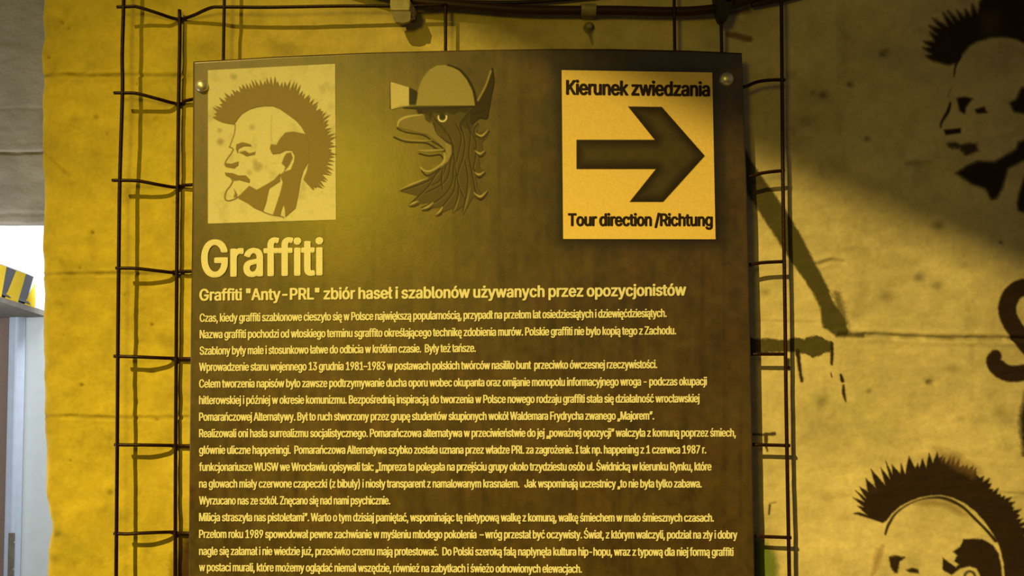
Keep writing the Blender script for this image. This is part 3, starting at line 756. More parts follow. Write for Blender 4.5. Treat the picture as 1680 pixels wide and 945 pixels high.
 'a': "311|128 -7 17 0 -19 0 76 4 15 -7 -16 7 38 36 9 -14 -9 14 24 86 0 -20 0 18 35 129 -7 -11 6 11 62 154 -11 -6 11 7 100 169 -14 -4 14 3 143 176 -15 -2 18 2 187 181 -11 -1 11 2 212 188 -5 -3 6 3 220 204 0 -8 0 0 220 205 0 0 0 13 213 237 5 -8 -4 9 192 258 9 -5 -10 4 157 265 14 0 -15 0 119 258 11 4 -10 -5 94 241 7 7 -6 -7 80 219 3 8 -16 5 33 233 16 -5 7 18 63 277 -13 -11 13 11 106 300 -16 -5 16 5 155 308 -16 0 11 0 191 303 -13 3 13 -2 229 288 -12 8 11 -7 258 256 -8 14 7 -14 269 201 0 23 0 -67 269 0 0 67 -16 0 221 0 16 0 0 14 221 42 0 -14 -1 0 218 42 1 0 -4 -8 202 20 7 7 -8 -8 172 1 12 5 -12 -5|136 36 -12 0 19 0 182 47 -12 -7 13 7 211 75 -7 -12 6 11 220 110 0 -12 0 14 220 152 0 -14 -2 -3 208 146 6 1 -7 -2 185 141 9 1 -8 -2 160 137 8 1 -8 -1 140 134 5 1 -11 -1 107 127 11 3 -10 -4 83 111 6 7 -6 -6 73 84 0 12 0 -11 82 58 -6 7 5 -7 104 42 -10 3 9 -4",
 'b': "340|184 -7 25 0 -19 0 138 3 12 -6 -12 6 110 25 7 -8 -6 8 95 47 3 -6 -2 0 90 47 1 0 0 -16 90 0 0 16 -16 0 42 0 16 0 0 136 42 407 0 -136 16 0 91 407 -16 0 0 -51 91 255 0 51 1 0 95 255 -2 0 3 6 110 277 -7 -9 6 8 137 298 -12 -6 12 6 183 308 -19 0 26 0 250 288 -19 13 20 -12 296 234 -11 24 11 -23 312 151 0 32 0 -32 296 68 11 23 -11 -24 251 13 19 13 -20 -13|176 37 -18 0 19 0 224 52 -13 -10 12 10 253 93 -7 -17 6 17 262 152 0 -22 0 21 253 209 6 -17 -7 17 224 249 13 -10 -13 10 176 264 19 0 -19 0 129 250 13 9 -13 -10 100 210 7 17 -7 -16 90 152 0 22 0 -23 100 92 -7 17 7 -17 129 52 -13 10 13 -10",
 'c': "317|166 -7 15 0 -28 0 93 13 21 -13 -20 13 45 68 11 -23 -12 23 27 150 0 -31 0 32 45 233 -12 -24 11 23 93 288 -20 -13 21 13 166 308 -28 0 15 0 208 302 -13 4 13 -4 244 285 -11 7 11 -8 272 258 -8 10 8 -11 289 222 -4 13 -15 -4 242 209 16 4 -2 9 232 231 5 -6 -4 7 216 249 6 -5 -7 4 194 260 8 -3 -9 3 166 264 10 0 -20 0 116 248 13 11 -13 -10 87 207 6 17 -7 -18 77 150 0 21 0 -20 87 94 -7 17 6 -17 116 53 -13 10 13 -11 166 37 -20 0 10 0 194 41 -8 -2 9 3 217 53 -7 -5 6 5 233 71 -4 -7 5 7 243 94 -2 -9 16 -4 290 82 -15 4 -3 -14 273 45 8 11 -8 -11 245 17 11 8 -11 -8 209 -1 13 4 -14 -4",
 'd': "340|156 -7 19 0 -25 0 89 13 20 -13 -19 13 44 68 11 -24 -11 23 27 151 0 -32 0 32 44 234 -11 -23 11 24 89 288 -19 -12 20 13 157 308 -26 0 18 0 202 298 -11 6 12 -6 230 277 -7 8 6 -9 245 255 -3 6 1 0 249 255 -2 0 0 51 249 407 0 -51 16 0 297 407 -16 0 0 -136 297 0 0 136 -15 0 250 0 16 0 0 16 250 47 0 -16 -1 0 245 47 2 0 -3 -6 230 25 6 8 -7 -8 202 3 11 6 -12 -6|164 37 -19 0 18 0 210 52 -12 -10 13 10 240 92 -7 -17 6 17 249 152 0 -23 0 22 240 210 6 -16 -7 17 211 250 13 -10 -13 9 164 264 18 0 -20 0 116 249 13 10 -13 -10 87 209 6 17 -7 -17 77 152 0 21 0 -22 87 93 -7 17 6 -17 116 52 -13 10 13 -10",
 'e': "323|170 -7 21 0 -30 0 94 13 21 -13 -22 13 45 68 11 -24 -12 23 27 149 0 -31 0 32 44 232 -11 -24 12 24 92 287 -21 -13 21 14 164 308 -27 0 17 0 213 299 -16 6 15 -5 255 273 -12 12 13 -12 286 225 -8 20 7 -19 297 155 0 28 0 -6 297 135 0 7 -79 0 60 135 79 0 0 14 60 177 0 -14 70 0 270 177 -70 0 -7 -5 248 162 7 5 0 20 238 215 7 -16 -6 15 210 251 12 -9 -12 9 164 264 18 0 -18 0 117 251 13 9 -13 -9 87 216 7 14 -7 -15 77 169 0 17 0 -9 77 142 0 9 0 -22 88 85 -7 16 8 -16 121 49 -14 8 14 -8 170 37 -19 0 12 0 203 42 -10 -3 10 4 228 58 -7 -7 7 7 244 84 -3 -10 16 -4 292 73 -16 4 -5 -16 268 31 11 12 -11 -11 226 4 17 6 -17 -7",
 'f': "203|182 303 -59 0 0 -13 182 262 0 14 -59 0 5 262 59 0 0 14 5 303 0 -13 59 0|64 0 17 0 0 115 64 345 0 -115 0 18 76 389 -8 -12 8 11 108 415 -13 -6 13 6 150 424 -15 0 11 0 178 421 -8 2 7 -1 194 417 -3 1 -4 -14 182 375 4 14 -2 1 172 378 4 -1 -4 1 156 379 6 0 -15 0 123 368 7 7 -6 -8 113 335 0 14 0 -112 113 0 0 112 -16 0",
 'g': "340|166 -120 24 0 -23 0 107 -112 17 -6 -17 6 66 -88 11 -10 -11 10 40 -55 6 -12 14 7 81 -33 -13 -7 4 -6 97 -53 -6 7 7 -7 123 -71 -10 5 11 -4 166 -78 -18 0 24 0 226 -60 -16 -12 15 12 249 -5 0 -25 0 20 249 55 0 -20 -1 0 245 55 1 0 -4 -7 229 33 7 8 -6 -8 202 13 11 5 -12 -6 156 4 19 0 -24 0 90 21 20 -11 -19 12 44 72 11 -22 -11 22 27 153 0 -32 0 31 44 235 -11 -24 11 23 90 288 -20 -12 19 13 157 308 -25 0 19 0 203 298 -12 6 12 -6 231 277 -7 8 6 -9 246 255 -4 6 2 0 250 255 -1 0 0 16 250 303 0 -16 16 0 298 303 -16 0 0 -103 298 -7 0 103 0 -27 280 -72 12 17 -12 -17 232 -109 20 8 -20 -8|164 47 -19 0 18 0 211 60 -13 -8 13 9 240 97 -7 -16 7 16 250 154 0 -22 0 22 240 211 7 -16 -6 17 211 250 13 -10 -13 9 164 264 19 0 -19 0 116 249 13 10 -13 -10 87 210 6 16 -7 -17 77 154 0 21 0 -21 87 98 -7 16 7 -16 116 61 -13 9 13 -9",
 'h': "328|91 181 0 18 0 -60 91 0 0 60 -16 0 42 0 16 0 0 136 42 407 0 -136 16 0 91 407 -16 0 0 -59 91 230 0 59 -3 0 82 230 3 0 9 28 122 290 -18 -12 17 12 182 308 -23 0 20 0 236 295 -15 8 16 -9 273 257 -9 17 8 -17 286 192 0 26 0 -64 286 0 0 64 -17 0 237 0 16 0 0 63 237 188 0 -63 0 24 218 243 13 -13 -12 14 168 263 21 0 -15 0 129 254 11 6 -12 -6 101 226 7 12 -7 -12",
 'i': "133|42 0 16 0 0 101 42 303 0 -101 16 0 91 303 -16 0 0 -101 91 0 0 101 -16 0|67 354 9 0 -9 0 43 364 7 -7 -7 6 33 386 0 -8 0 10 43 410 -7 -7 7 6 67 419 -9 0 9 0 91 410 -7 6 7 -7 101 386 0 10 0 -8 91 364 7 6 -7 -7",
 'j': "133|42 303 0 -108 16 0 91 303 -16 0 0 -109 91 -24 0 109 0 -19 81 -72 7 13 -6 -14 52 -103 13 7 -13 -8 3 -114 19 0 -4 0 -8 -114 4 0 0 15 -8 -69 0 -15 3 0 2 -69 -4 0 14 0 32 -57 -6 -8 7 7 42 -23 0 -15 0 109|67 354 9 0 -10 0 43 364 6 -7 -7 6 33 386 0 -8 0 10 43 410 -7 -7 6 6 67 419 -10 0 9 0 91 410 -7 6 6 -7 101 386 0 10 0 -8 91 364 6 6 -7 -7",
 'k': "305|88 109 18 17 0 20 88 169 0 -20 3 0 96 169 -2 0 44 45 228 303 -44 -44 20 0 288 303 -20 0 -47 -48 147 160 47 47 -2 0 142 160 2 0 -18 -17|42 0 16 0 0 136 42 407 0 -136 16 0 91 407 -16 0 0 -136 91 0 0 136 -16 0|235 0 21 0 -39 50 118 149 39 -50 12 11 153 183 -12 -11 48 -61 298 0 -49 61 -21 0",
 'l': "151|111 -2 6 0 -23 0 59 16 12 -12 -11 12 42 67 0 -22 0 114 42 407 0 -113 16 0 91 407 -16 0 0 -109 91 79 0 109 0 -14 96 50 -3 5 4 -6 117 42 -10 0 5 0 128 42 -2 0 3 0 136 43 -3 0 3 -13 144 2 -2 14 -4 -1 129 -1 6 1 -6 -1",
 'm': "488|42 0 16 0 0 101 42 303 0 -101 16 0 90 303 -16 0 0 -22 90 236 0 23 -1 0 86 236 1 0 4 16 106 277 -9 -11 9 10 138 301 -12 -6 12 5 175 309 -13 0 23 0 230 289 -14 13 14 -14 257 236 -4 21 -3 0 250 236 2 0 4 15 270 274 -10 -10 9 11 305 300 -14 -6 13 6 349 309 -16 0 18 0 398 297 -15 8 14 -7 433 263 -9 15 8 -16 445 204 0 24 0 -68 445 0 0 68 -16 0 397 0 16 0 0 68 397 203 0 -68 0 22 378 250 12 -9 -12 10 335 264 16 0 -14 0 299 256 10 6 -10 -6 276 232 6 10 -5 -10 268 198 0 13 0 -66 268 0 0 66 -16 0 219 0 17 0 0 69 219 208 0 -69 0 17 202 249 12 -11 -11 10 160 264 17 0 -12 0 126 256 11 6 -10 -5 101 231 6 11 -7 -11 91 190 0 17 0 -63 91 0 0 63 -16 0",
 'n': "328|91 181 0 18 0 -60 91 0 0 60 -16 0 42 0 16 0 0 101 42 303 0 -101 16 0 89 303 -15 0 0 -24 90 230 -1 24 -3 0 82 230 2 0 9 28 122 290 -18 -12 17 12 182 308 -23 0 20 0 236 295 -15 8 15 -9 272 257 -8 17 9 -17 286 192 0 26 0 -64 286 0 0 64 -17 0 237 0 16 0 0 63 237 188 0 -63 0 24 218 243 13 -13 -12 14 168 263 21 0 -15 0 129 254 11 6 -12 -6 101 226 7 12 -7 -12",
 'o': "332|166 -7 28 0 -28 0 93 13 21 -13 -20 13 45 68 11 -23 -12 23 27 150 0 -31 0 32 45 233 -12 -24 11 23 93 288 -20 -13 21 13 166 308 -28 0 28 0 239 288 -21 13 21 -13 287 233 -11 23 12 -24 305 150 0 32 0 -31 287 68 12 23 -11 -23 239 13 21 13 -21 -13|166 37 -20 0 20 0 216 53 -13 -11 13 10 246 94 -7 -17 6 17 255 150 0 -20 0 20 246 206 6 -17 -7 18 216 248 13 -10 -13 11 166 264 20 0 -20 0 116 248 13 11 -13 -10 87 207 6 17 -7 -18 77 150 0 21 0 -20 87 94 -7 17 6 -17 116 53 -13 10 13 -11",
 'p': "340|42 -114 16 0 0 139 42 303 0 -139 16 0 90 303 -16 0 0 -16 90 255 0 16 1 0 95 255 -2 0 3 6 110 277 -7 -9 6 8 137 298 -12 -6 12 6 183 308 -19 0 26 0 250 288 -19 13 20 -12 296 234 -11 24 11 -23 312 151 0 32 0 -32 296 68 11 23 -11 -24 251 13 19 13 -20 -13 184 -7 25 0 -19 0 138 3 12 -6 -12 6 110 25 7 -8 -6 8 95 47 3 -6 -2 0 91 47 1 0 0 -54 91 -114 0 54 -16 0|176 37 -18 0 19 0 224 52 -13 -10 12 10 253 93 -7 -17 6 17 262 152 0 -22 0 21 253 209 6 -17 -7 17 224 249 13 -10 -13 10 176 264 19 0 -19 0 129 250 13 9 -13 -10 100 210 7 17 -7 -16 90 152 0 22 0 -23 100 92 -7 17 7 -17 129 52 -13 10 13 -10",
 'r': "207|42 0 16 0 0 101 42 303 0 -101 16 0 89 303 -15 0 0 -15 89 257 0 15 1 0 92 257 -1 0 6 15 122 294 -14 -10 14 9 170 308 -18 0 4 0 183 308 -4 0 5 -1 195 307 -3 0 0 -16 195 258 0 16 -2 0 184 259 6 0 -6 1 166 261 6 0 -15 0 127 252 12 6 -11 -6 101 227 6 10 -7 -11 91 190 0 14 0 -64 91 0 0 63 -16 0",
 's': "292|146 -7 23 0 -21 0 90 3 16 -6 -17 6 49 30 11 -12 -10 13 28 75 4 -17 16 4 75 85 -15 -3 4 -17 99 48 -12 8 12 -8 145 36 -18 0 21 0 196 50 -13 -9 12 9 214 82 0 -12 0 11 203 109 8 -7 -7 7 170 124 15 -3 -17 4 119 136 17 -4 -27 7 58 166 13 -13 -14 14 37 219 0 -21 0 18 52 265 -10 -13 10 14 92 296 -17 -7 17 8 150 308 -22 0 20 0 203 298 -15 6 15 -6 239 271 -9 12 9 -11 259 232 -4 15 -15 -3 214 222 15 3 -3 11 194 253 10 -10 -10 9 150 266 19 0 -18 0 105 253 12 9 -12 -8 87 222 0 13 0 -12 99 195 -8 6 8 -7 137 178 -17 4 16 -3 184 167 -16 4 27 -6 245 137 -13 14 13 -14 265 85 0 21 0 -18 250 38 10 14 -10 -14 208 5 18 8 -18 -8",
 't': "182|163 303 -53 0 0 -13 163 262 0 14 -53 0 5 262 53 0 0 14 5 303 0 -13 53 0|52 377 0 -101 16 0 101 377 -17 0 0 -100 101 78 0 100 0 -13 109 49 -6 6 5 -6 136 40 -13 0 3 0 148 41 -5 -1 5 0 161 43 -4 -1 3 -14 170 1 -3 14 -4 -1 153 -2 7 1 -6 -1 135 -3 6 0 -27 0 74 17 14 -13 -15 14 52 74 0 -24 0 101",
 'u': "328|146 -4 22 0 -21 0 92 9 15 -9 -16 8 55 47 9 -17 -9 17 42 111 0 -26 0 64 42 303 0 -64 16 0 91 303 -16 0 0 -62 91 115 0 63 0 -23 110 60 -13 13 12 -13 160 40 -21 0 15 0 199 50 -11 -7 12 6 227 77 -7 -12 6 13 237 122 0 -17 0 61 237 303 0 -60 16 0 286 303 -17 0 0 -101 286 0 0 101 -16 0 238 0 16 0 0 24 238 73 0 -24 3 0 246 73 -3 0 -10 -28 206 14 17 11 -18 -12",
 'w': "454|110 0 16 0 -31 101 18 303 31 -101 17 0 70 303 -18 0 12 -44 107 171 -13 44 5 -18 123 109 -6 23 6 -23 140 33 -6 28 -3 0 132 33 3 0 5 27 148 108 -5 -23 6 23 165 171 -5 -19 12 44 202 303 -13 -44 17 0 253 303 -17 0 12 -44 289 171 -12 44 5 -19 305 109 -5 22 6 -23 322 33 -6 28 -3 0 313 33 3 0 6 27 330 108 -5 -23 6 23 347 171 -5 -19 12 44 384 303 -12 -44 17 0 436 303 -18 0 -31 -101 344 0 30 101 -17 0 295 0 16 0 -13 46 255 137 13 -45 -4 14 244 180 3 -14 -4 14 232 224 4 -15 -3 15 221 270 4 -15 4 0 232 270 -3 0 -3 -15 221 224 4 16 -3 -15 210 180 4 14 -4 -15 198 137 4 14 -13 -45 159 0 13 46 -16 0",
 'x': "303|17 0 19 0 40 58 137 175 -40 -59 0 -13 137 137 0 12 -38 55 23 303 38 -55 19 0 80 303 -19 0 13 -19 118 244 -13 20 10 -14 143 203 -7 13 8 -13 166 165 -8 12 -9 0 140 165 9 0 8 12 162 203 -7 -13 7 13 187 244 -10 -14 12 20 225 303 -13 -19 19 0 281 303 -18 0 -38 -56 167 135 38 56 0 12 167 171 0 -12 40 -57 286 0 -40 57 -19 0 229 0 19 0 -15 23 185 68 15 -22 -10 15 160 109 7 -13 -7 12 138 145 8 -11 9 0 164 145 -9 0 -8 -11 143 109 6 12 -7 -13 119 68 9 15 -16 -22 73 0 15 23 -19 0",
 'y': "311|38 -111 3 -1 4 14 49 -69 -4 -14 3 0 57 -70 -3 1 10 -2 83 -71 -8 -2 8 1 104 -59 -6 -7 6 7 120 -28 -4 -14 4 9 130 -1 -3 -9 -39 101 14 303 39 -101 18 0 67 303 -17 0 22 -59 132 124 -21 60 7 -18 149 69 -4 18 5 -18 164 17 -5 17 -5 0 147 17 6 0 5 17 162 70 -5 -19 5 18 179 124 -6 -18 22 60 244 303 -21 -59 18 0 297 303 -17 0 -44 -116 163 -46 45 116 -6 -16 141 -86 9 11 -8 -10 111 -109 12 5 -11 -5 73 -116 14 0 -8 0 52 -114 6 -2 -7 1",
 'z': "304|33 0 80 0 0 12 33 37 0 -13 57 73 203 256 -56 -73 0 1 203 258 0 -1 -55 0 38 258 55 0 0 15 38 303 0 -15 76 0 266 303 -76 0 0 -12 266 265 0 13 -55 -73 101 48 55 72 0 -1 101 45 0 1 57 0 271 45 -57 0 0 -15 271 0 0 15 -79 0",
 'ó': "332|166 -7 28 0 -28 0 93 13 21 -13 -20 13 45 68 11 -23 -12 23 27 150 0 -31 0 32 45 233 -12 -24 11 23 93 288 -20 -13 21 13 166 308 -28 0 28 0 239 288 -21 13 21 -13 287 233 -11 23 12 -24 305 150 0 32 0 -31 287 68 12 23 -11 -23 239 13 21 13 -21 -13|166 37 -20 0 20 0 216 53 -13 -11 13 10 246 94 -7 -17 6 17 255 150 0 -20 0 20 246 206 6 -17 -7 18 216 248 13 -10 -13 11 166 264 20 0 -20 0 116 248 13 11 -13 -10 87 207 6 17 -7 -18 77 150 0 21 0 -20 87 94 -7 17 6 -17 116 53 -13 10 13 -11|144 343 14 0 13 27 183 423 -13 -26 18 0 237 423 -18 0 -17 -26 185 343 17 27 -14 0",
 'ą': "311|128 -7 17 0 -19 0 76 4 15 -7 -16 7 38 36 9 -14 -9 14 24 86 0 -20 0 18 35 129 -7 -11 6 11 62 154 -11 -6 11 7 100 169 -14 -4 14 3 143 176 -15 -2 18 2 187 181 -11 -1 11 2 212 188 -5 -3 6 3 220 204 0 -8 0 0 220 205 0 0 0 13 213 237 5 -8 -4 9 192 258 9 -5 -10 4 157 265 14 0 -15 0 119 258 11 4 -10 -5 94 241 7 7 -6 -7 80 219 3 8 -16 5 33 233 16 -5 7 18 63 277 -13 -11 13 11 106 300 -16 -5 16 5 155 308 -16 0 11 0 191 303 -13 3 13 -2 229 288 -12 8 11 -7 258 256 -8 14 7 -14 269 201 0 23 0 -67 269 0 0 67 -16 0 221 0 16 0 0 14 221 42 0 -14 -1 0 218 42 1 0 -4 -8 202 20 7 7 -8 -8 172 1 12 5 -12 -5|136 36 -12 0 19 0 182 47 -12 -7 13 7 211 75 -7 -12 6 11 220 110 0 -12 0 14 220 152 0 -14 -2 -3 208 146 6 1 -7 -2 185 141 9 1 -8 -2 160 137 8 1 -8 -1 140 134 5 1 -11 -1 107 127 11 3 -10 -4 83 111 6 7 -6 -6 73 84 0 12 0 -11 82 58 -6 7 5 -7 104 42 -10 3 9 -4|238 -116 11 0 -18 0 193 -103 13 -9 -12 9 175 -63 0 -17 0 13 187 -27 -8 -11 8 11 221 4 -15 -10 16 -1 269 0 -16 1 -12 -9 237 -26 9 8 -9 -8 224 -54 0 11 0 -6 230 -69 -4 3 3 -4 247 -75 -8 0 5 0 261 -73 -5 -1 4 2 271 -69 -3 -1 5 -11 285 -104 -4 12 -5 -3 266 -112 7 3 -8 -3",
 'ć': "317|166 -7 15 0 -28 0 93 13 21 -13 -20 13 45 68 11 -23 -12 23 27 150 0 -31 0 32 45 233 -12 -24 11 23 93 288 -20 -13 21 13 166 308 -28 0 15 0 208 302 -13 4 13 -4 244 285 -11 7 11 -8 272 258 -8 10 8 -11 289 222 -4 13 -15 -4 242 209 16 4 -2 9 232 231 5 -6 -4 7 216 249 6 -5 -7 4 194 260 8 -3 -9 3 166 264 10 0 -20 0 116 248 13 11 -13 -10 87 207 6 17 -7 -18 77 150 0 21 0 -20 87 94 -7 17 6 -17 116 53 -13 10 13 -11 166 37 -20 0 10 0 194 41 -8 -2 9 3 217 53 -7 -5 6 5 233 71 -4 -7 5 7 243 94 -2 -9 16 -4 290 82 -15 4 -3 -14 273 45 8 11 -8 -11 245 17 11 8 -11 -8 209 -1 13 4 -14 -4|144 343 14 0 13 27 183 423 -13 -26 18 0 237 423 -18 0 -17 -26 185 343 17 27 -14 0",
 'ę': "323|170 -7 21 0 -30 0 94 13 21 -13 -22 13 45 68 11 -24 -12 23 27 149 0 -31 0 32 44 232 -11 -24 12 24 92 287 -21 -13 21 14 164 308 -27 0 17 0 213 299 -16 6 15 -5 255 273 -12 12 13 -12 286 225 -8 20 7 -19 297 155 0 28 0 -6 297 135 0 7 -79 0 60 135 79 0 0 14 60 177 0 -14 70 0 270 177 -70 0 -7 -5 248 162 7 5 0 20 238 215 7 -16 -6 15 210 251 12 -9 -12 9 164 264 18 0 -18 0 117 251 13 9 -13 -9 87 216 7 14 -7 -15 77 169 0 17 0 -9 77 142 0 9 0 -22 88 85 -7 16 8 -16 121 49 -14 8 14 -8 170 37 -19 0 12 0 203 42 -10 -3 10 4 228 58 -7 -7 7 7 244 84 -3 -10 16 -4 292 73 -16 4 -5 -16 268 31 11 12 -11 -11 226 4 17 6 -17 -7|239 -119 11 0 -18 0 194 -105 12 -9 -12 9 176 -66 0 -17 0 7 179 -46 -2 -7 2 6 187 -27 -4 -6 4 7 199 -7 -4 -7 5 7 215 14 -6 -7 26 20 292 73 -26 -20 -5 -16 273 30 8 13 -7 -12 251 -3 7 10 -7 -10 232 -31 5 8 -5 -9 225 -56 0 8 0 -7 230 -72 -3 4 4 -4 248 -78 -8 0 5 0 262 -75 -5 -2 4 1 273 -71 -4 -1 4 -12 287 -107 -5 12 -6 -2 267 -115 8 3 -8 -2",
 'ł': "166|120 -2 6 0 -23 0 68 16 12 -12 -11 12 51 67 0 -22 0 114 51 407 0 -113 16 0 100 407 -16 0 0 -109 100 79 0 109 0 -14 105 50 -3 5 4 -6 126 42 -10 0 5 0 137 42 -2 0 3 0 145 43 -3 0 3 -13 153 2 -2 14 -4 -1 138 -1 6 1 -6 -1|5 180 47 28 0 15 5 224 0 -15 47 27 146 306 -47 -27 0 -15 146 262 0 15 -47 -27",
 'ń': "328|91 181 0 18 0 -60 91 0 0 60 -16 0 42 0 16 0 0 101 42 303 0 -101 16 0 89 303 -15 0 0 -24 90 230 -1 24 -3 0 82 230 2 0 9 28 122 290 -18 -12 17 12 182 308 -23 0 20 0 236 295 -15 8 15 -9 272 257 -8 17 9 -17 286 192 0 26 0 -64 286 0 0 64 -17 0 237 0 16 0 0 63 237 188 0 -63 0 24 218 243 13 -13 -12 14 168 263 21 0 -15 0 129 254 11 6 -12 -6 101 226 7 12 -7 -12|142 343 14 0 13 27 181 423 -13 -26 18 0 235 423 -18 0 -17 -26 182 343 18 27 -13 0",
 'Ś': "357|179 -7 31 0 -30 0 102 7 22 -9 -22 10 51 48 12 -17 -12 18 31 109 1 -23 17 0 84 109 -18 0 1 -15 99 70 -9 11 9 -10 133 47 -14 5 14 -5 179 39 -16 0 18 0 229 48 -15 -6 14 6 264 73 -9 -10 8 11 276 111 0 -14 0 13 266 143 7 -8 -8 8 237 164 12 -6 -12 5 196 178 15 -4 -16 4 147 191 16 -4 -34 10 69 231 18 -17 -18 18 42 298 0 -27 0 23 60 358 -12 -17 12 17 110 398 -21 -9 21 10 182 412 -27 0 27 0 253 398 -21 10 20 -9 302 359 -12 16 12 -17 321 302 -1 21 -17 0 270 302 17 0 -2 21 242 350 16 -11 -17 11 180 367 25 0 -17 0 134 358 13 6 -13 -6 103 335 7 10 -7 -10 92 300 0 13 0 -13 105 267 -9 8 8 -9 135 247 -12 5 12 -6 170 235 -11 3 14 -4 211 223 -13 4 12 -3 249 211 -13 5 14 -5 287 190 -12 9 12 -8 316 158 -8 13 7 -13 327 111 0 18 0 -22 309 51 12 18 -11 -18 259 8 22 11 -22 -10|157 447 13 0 13 26 195 527 -13 -27 18 0 250 527 -19 0 -18 -27 197 447 17 26 -13 0",
 'ś': "292|146 -7 23 0 -21 0 90 3 16 -6 -17 6 49 30 11 -12 -10 13 28 75 4 -17 16 4 75 85 -15 -3 4 -17 99 48 -12 8 12 -8 145 36 -18 0 21 0 196 50 -13 -9 12 9 214 82 0 -12 0 11 203 109 8 -7 -7 7 170 124 15 -3 -17 4 119 136 17 -4 -27 7 58 166 13 -13 -14 14 37 219 0 -21 0 18 52 265 -10 -13 10 14 92 296 -17 -7 17 8 150 308 -22 0 20 0 203 298 -15 6 15 -6 239 271 -9 12 9 -11 259 232 -4 15 -15 -3 214 222 15 3 -3 11 194 253 10 -10 -10 9 150 266 19 0 -18 0 105 253 12 9 -12 -8 87 222 0 13 0 -12 99 195 -8 6 8 -7 137 178 -17 4 16 -3 184 167 -16 4 27 -6 245 137 -13 14 13 -14 265 85 0 21 0 -18 250 38 10 14 -10 -14 208 5 18 8 -18 -8|128 343 13 0 12 27 166 423 -13 -26 18 0 220 423 -18 0 -17 -26 168 343 17 27 -14 0",
 'ź': "304|33 0 80 0 0 12 33 37 0 -13 57 73 203 256 -56 -73 0 1 203 258 0 -1 -55 0 38 258 55 0 0 15 38 303 0 -15 76 0 266 303 -76 0 0 -12 266 265 0 13 -55 -73 101 48 55 72 0 -1 101 45 0 1 57 0 271 45 -57 0 0 -15 271 0 0 15 -79 0|128 343 13 0 13 27 166 423 -12 -26 19 0 221 423 -18 0 -18 -26 168 343 18 27 -13 0",
 'ż': "304|33 0 80 0 0 12 33 37 0 -13 57 73 203 256 -56 -73 0 1 203 258 0 -1 -55 0 38 258 55 0 0 15 38 303 0 -15 76 0 266 303 -76 0 0 -12 266 265 0 13 -55 -73 101 48 55 72 0 -1 101 45 0 1 57 0 271 45 -57 0 0 -15 271 0 0 15 -79 0|149 354 10 0 -9 0 126 364 6 -7 -7 6 116 386 0 -8 0 10 126 410 -7 -7 6 6 149 419 -9 0 10 0 174 410 -7 6 6 -7 184 386 0 10 0 -8 174 364 6 6 -7 -7",
 '–': "280|280 196 -94 0 0 -16 280 150 0 15 -94 0 0 150 93 0 0 15 0 196 0 -16 93 0",
 '”': "240|41 255 13 0 8 50 65 407 -8 -51 19 0 121 407 -19 0 -14 -51 79 255 14 50 -13 0|140 255 12 0 8 50 164 407 -8 -51 18 0 219 407 -18 0 -14 -51 177 255 14 50 -12 0",
 '„': "229|31 -96 12 0 8 51 55 57 -8 -51 18 0 110 57 -18 0 -14 -51 68 -96 14 51 -12 0|129 -96 13 0 8 51 153 57 -8 -51 19 0 209 57 -19 0 -14 -51 167 -96 14 51 -13 0",
}
GL_X, GL_SPACE = 303.0, 122.0
_gc = {}


def glyph(ch, off, res):
    key = (ch, off, res)
    if key in _gc: return _gc[key]
    adv, rest = GL[ch].split('|', 1)
    P2, E2, loops = [], [], []
    for ring in rest.split('|'):
        v = np.array([float(q) for q in ring.split()]).reshape(-1, 6)
        lp = []
        for a, b in zip(v, np.roll(v, -1, 0)):
            p0, p3 = a[:2], b[:2]
            h0, h1 = a[4:6], b[2:4]
            flat = abs(h0[0] * (p3 - p0)[1] - h0[1] * (p3 - p0)[0]) < 60 and abs(h1[0] * (p3 - p0)[1] - h1[1] * (p3 - p0)[0]) < 60
            n = 1 if flat else res
            for k in range(n):
                t = k / n
                lp.append(p0 * (1 - t) ** 3 + 3 * (p0 + h0) * t * (1 - t) ** 2 + 3 * (p3 + h1) * t * t * (1 - t) + p3 * t ** 3)
        lp = [q for k, q in enumerate(lp) if np.hypot(*(q - lp[k - 1])) > .5]
        o_ = len(P2); m = len(lp)
        P2 += [Vector((float(q[0]), float(q[1]))) for q in lp]
        E2 += [(o_ + k, o_ + (k + 1) % m) for k in range(m)]
        loops.append(np.array(lp))
    vs, _, fs, _, _, _ = delaunay_2d_cdt(P2, E2, [], 0, 1e-3)
    co = np.array([(q[0], q[1], 0.0) for q in vs]); fs = np.array([f for f in fs if len(f) == 3])
    cen = co[fs].mean(1)
    wn = np.zeros(len(fs))
    for lp in loops:                     # winding number: overlapping strokes stay filled, counters stay open
        nx_ = np.roll(lp, -1, 0)
        for (x1, y1), (x2, y2) in zip(lp, nx_):
            if y1 == y2: continue
            hit = (y1 > cen[:, 1]) != (y2 > cen[:, 1])
            xi = (x2 - x1) * (cen[:, 1] - y1) / (y2 - y1) + x1
            wn += np.where(hit & (cen[:, 0] < xi), math.copysign(1, y2 - y1), 0)
    _gc[key] = (co, fs[wn != 0], float(adv))
    return _gc[key]


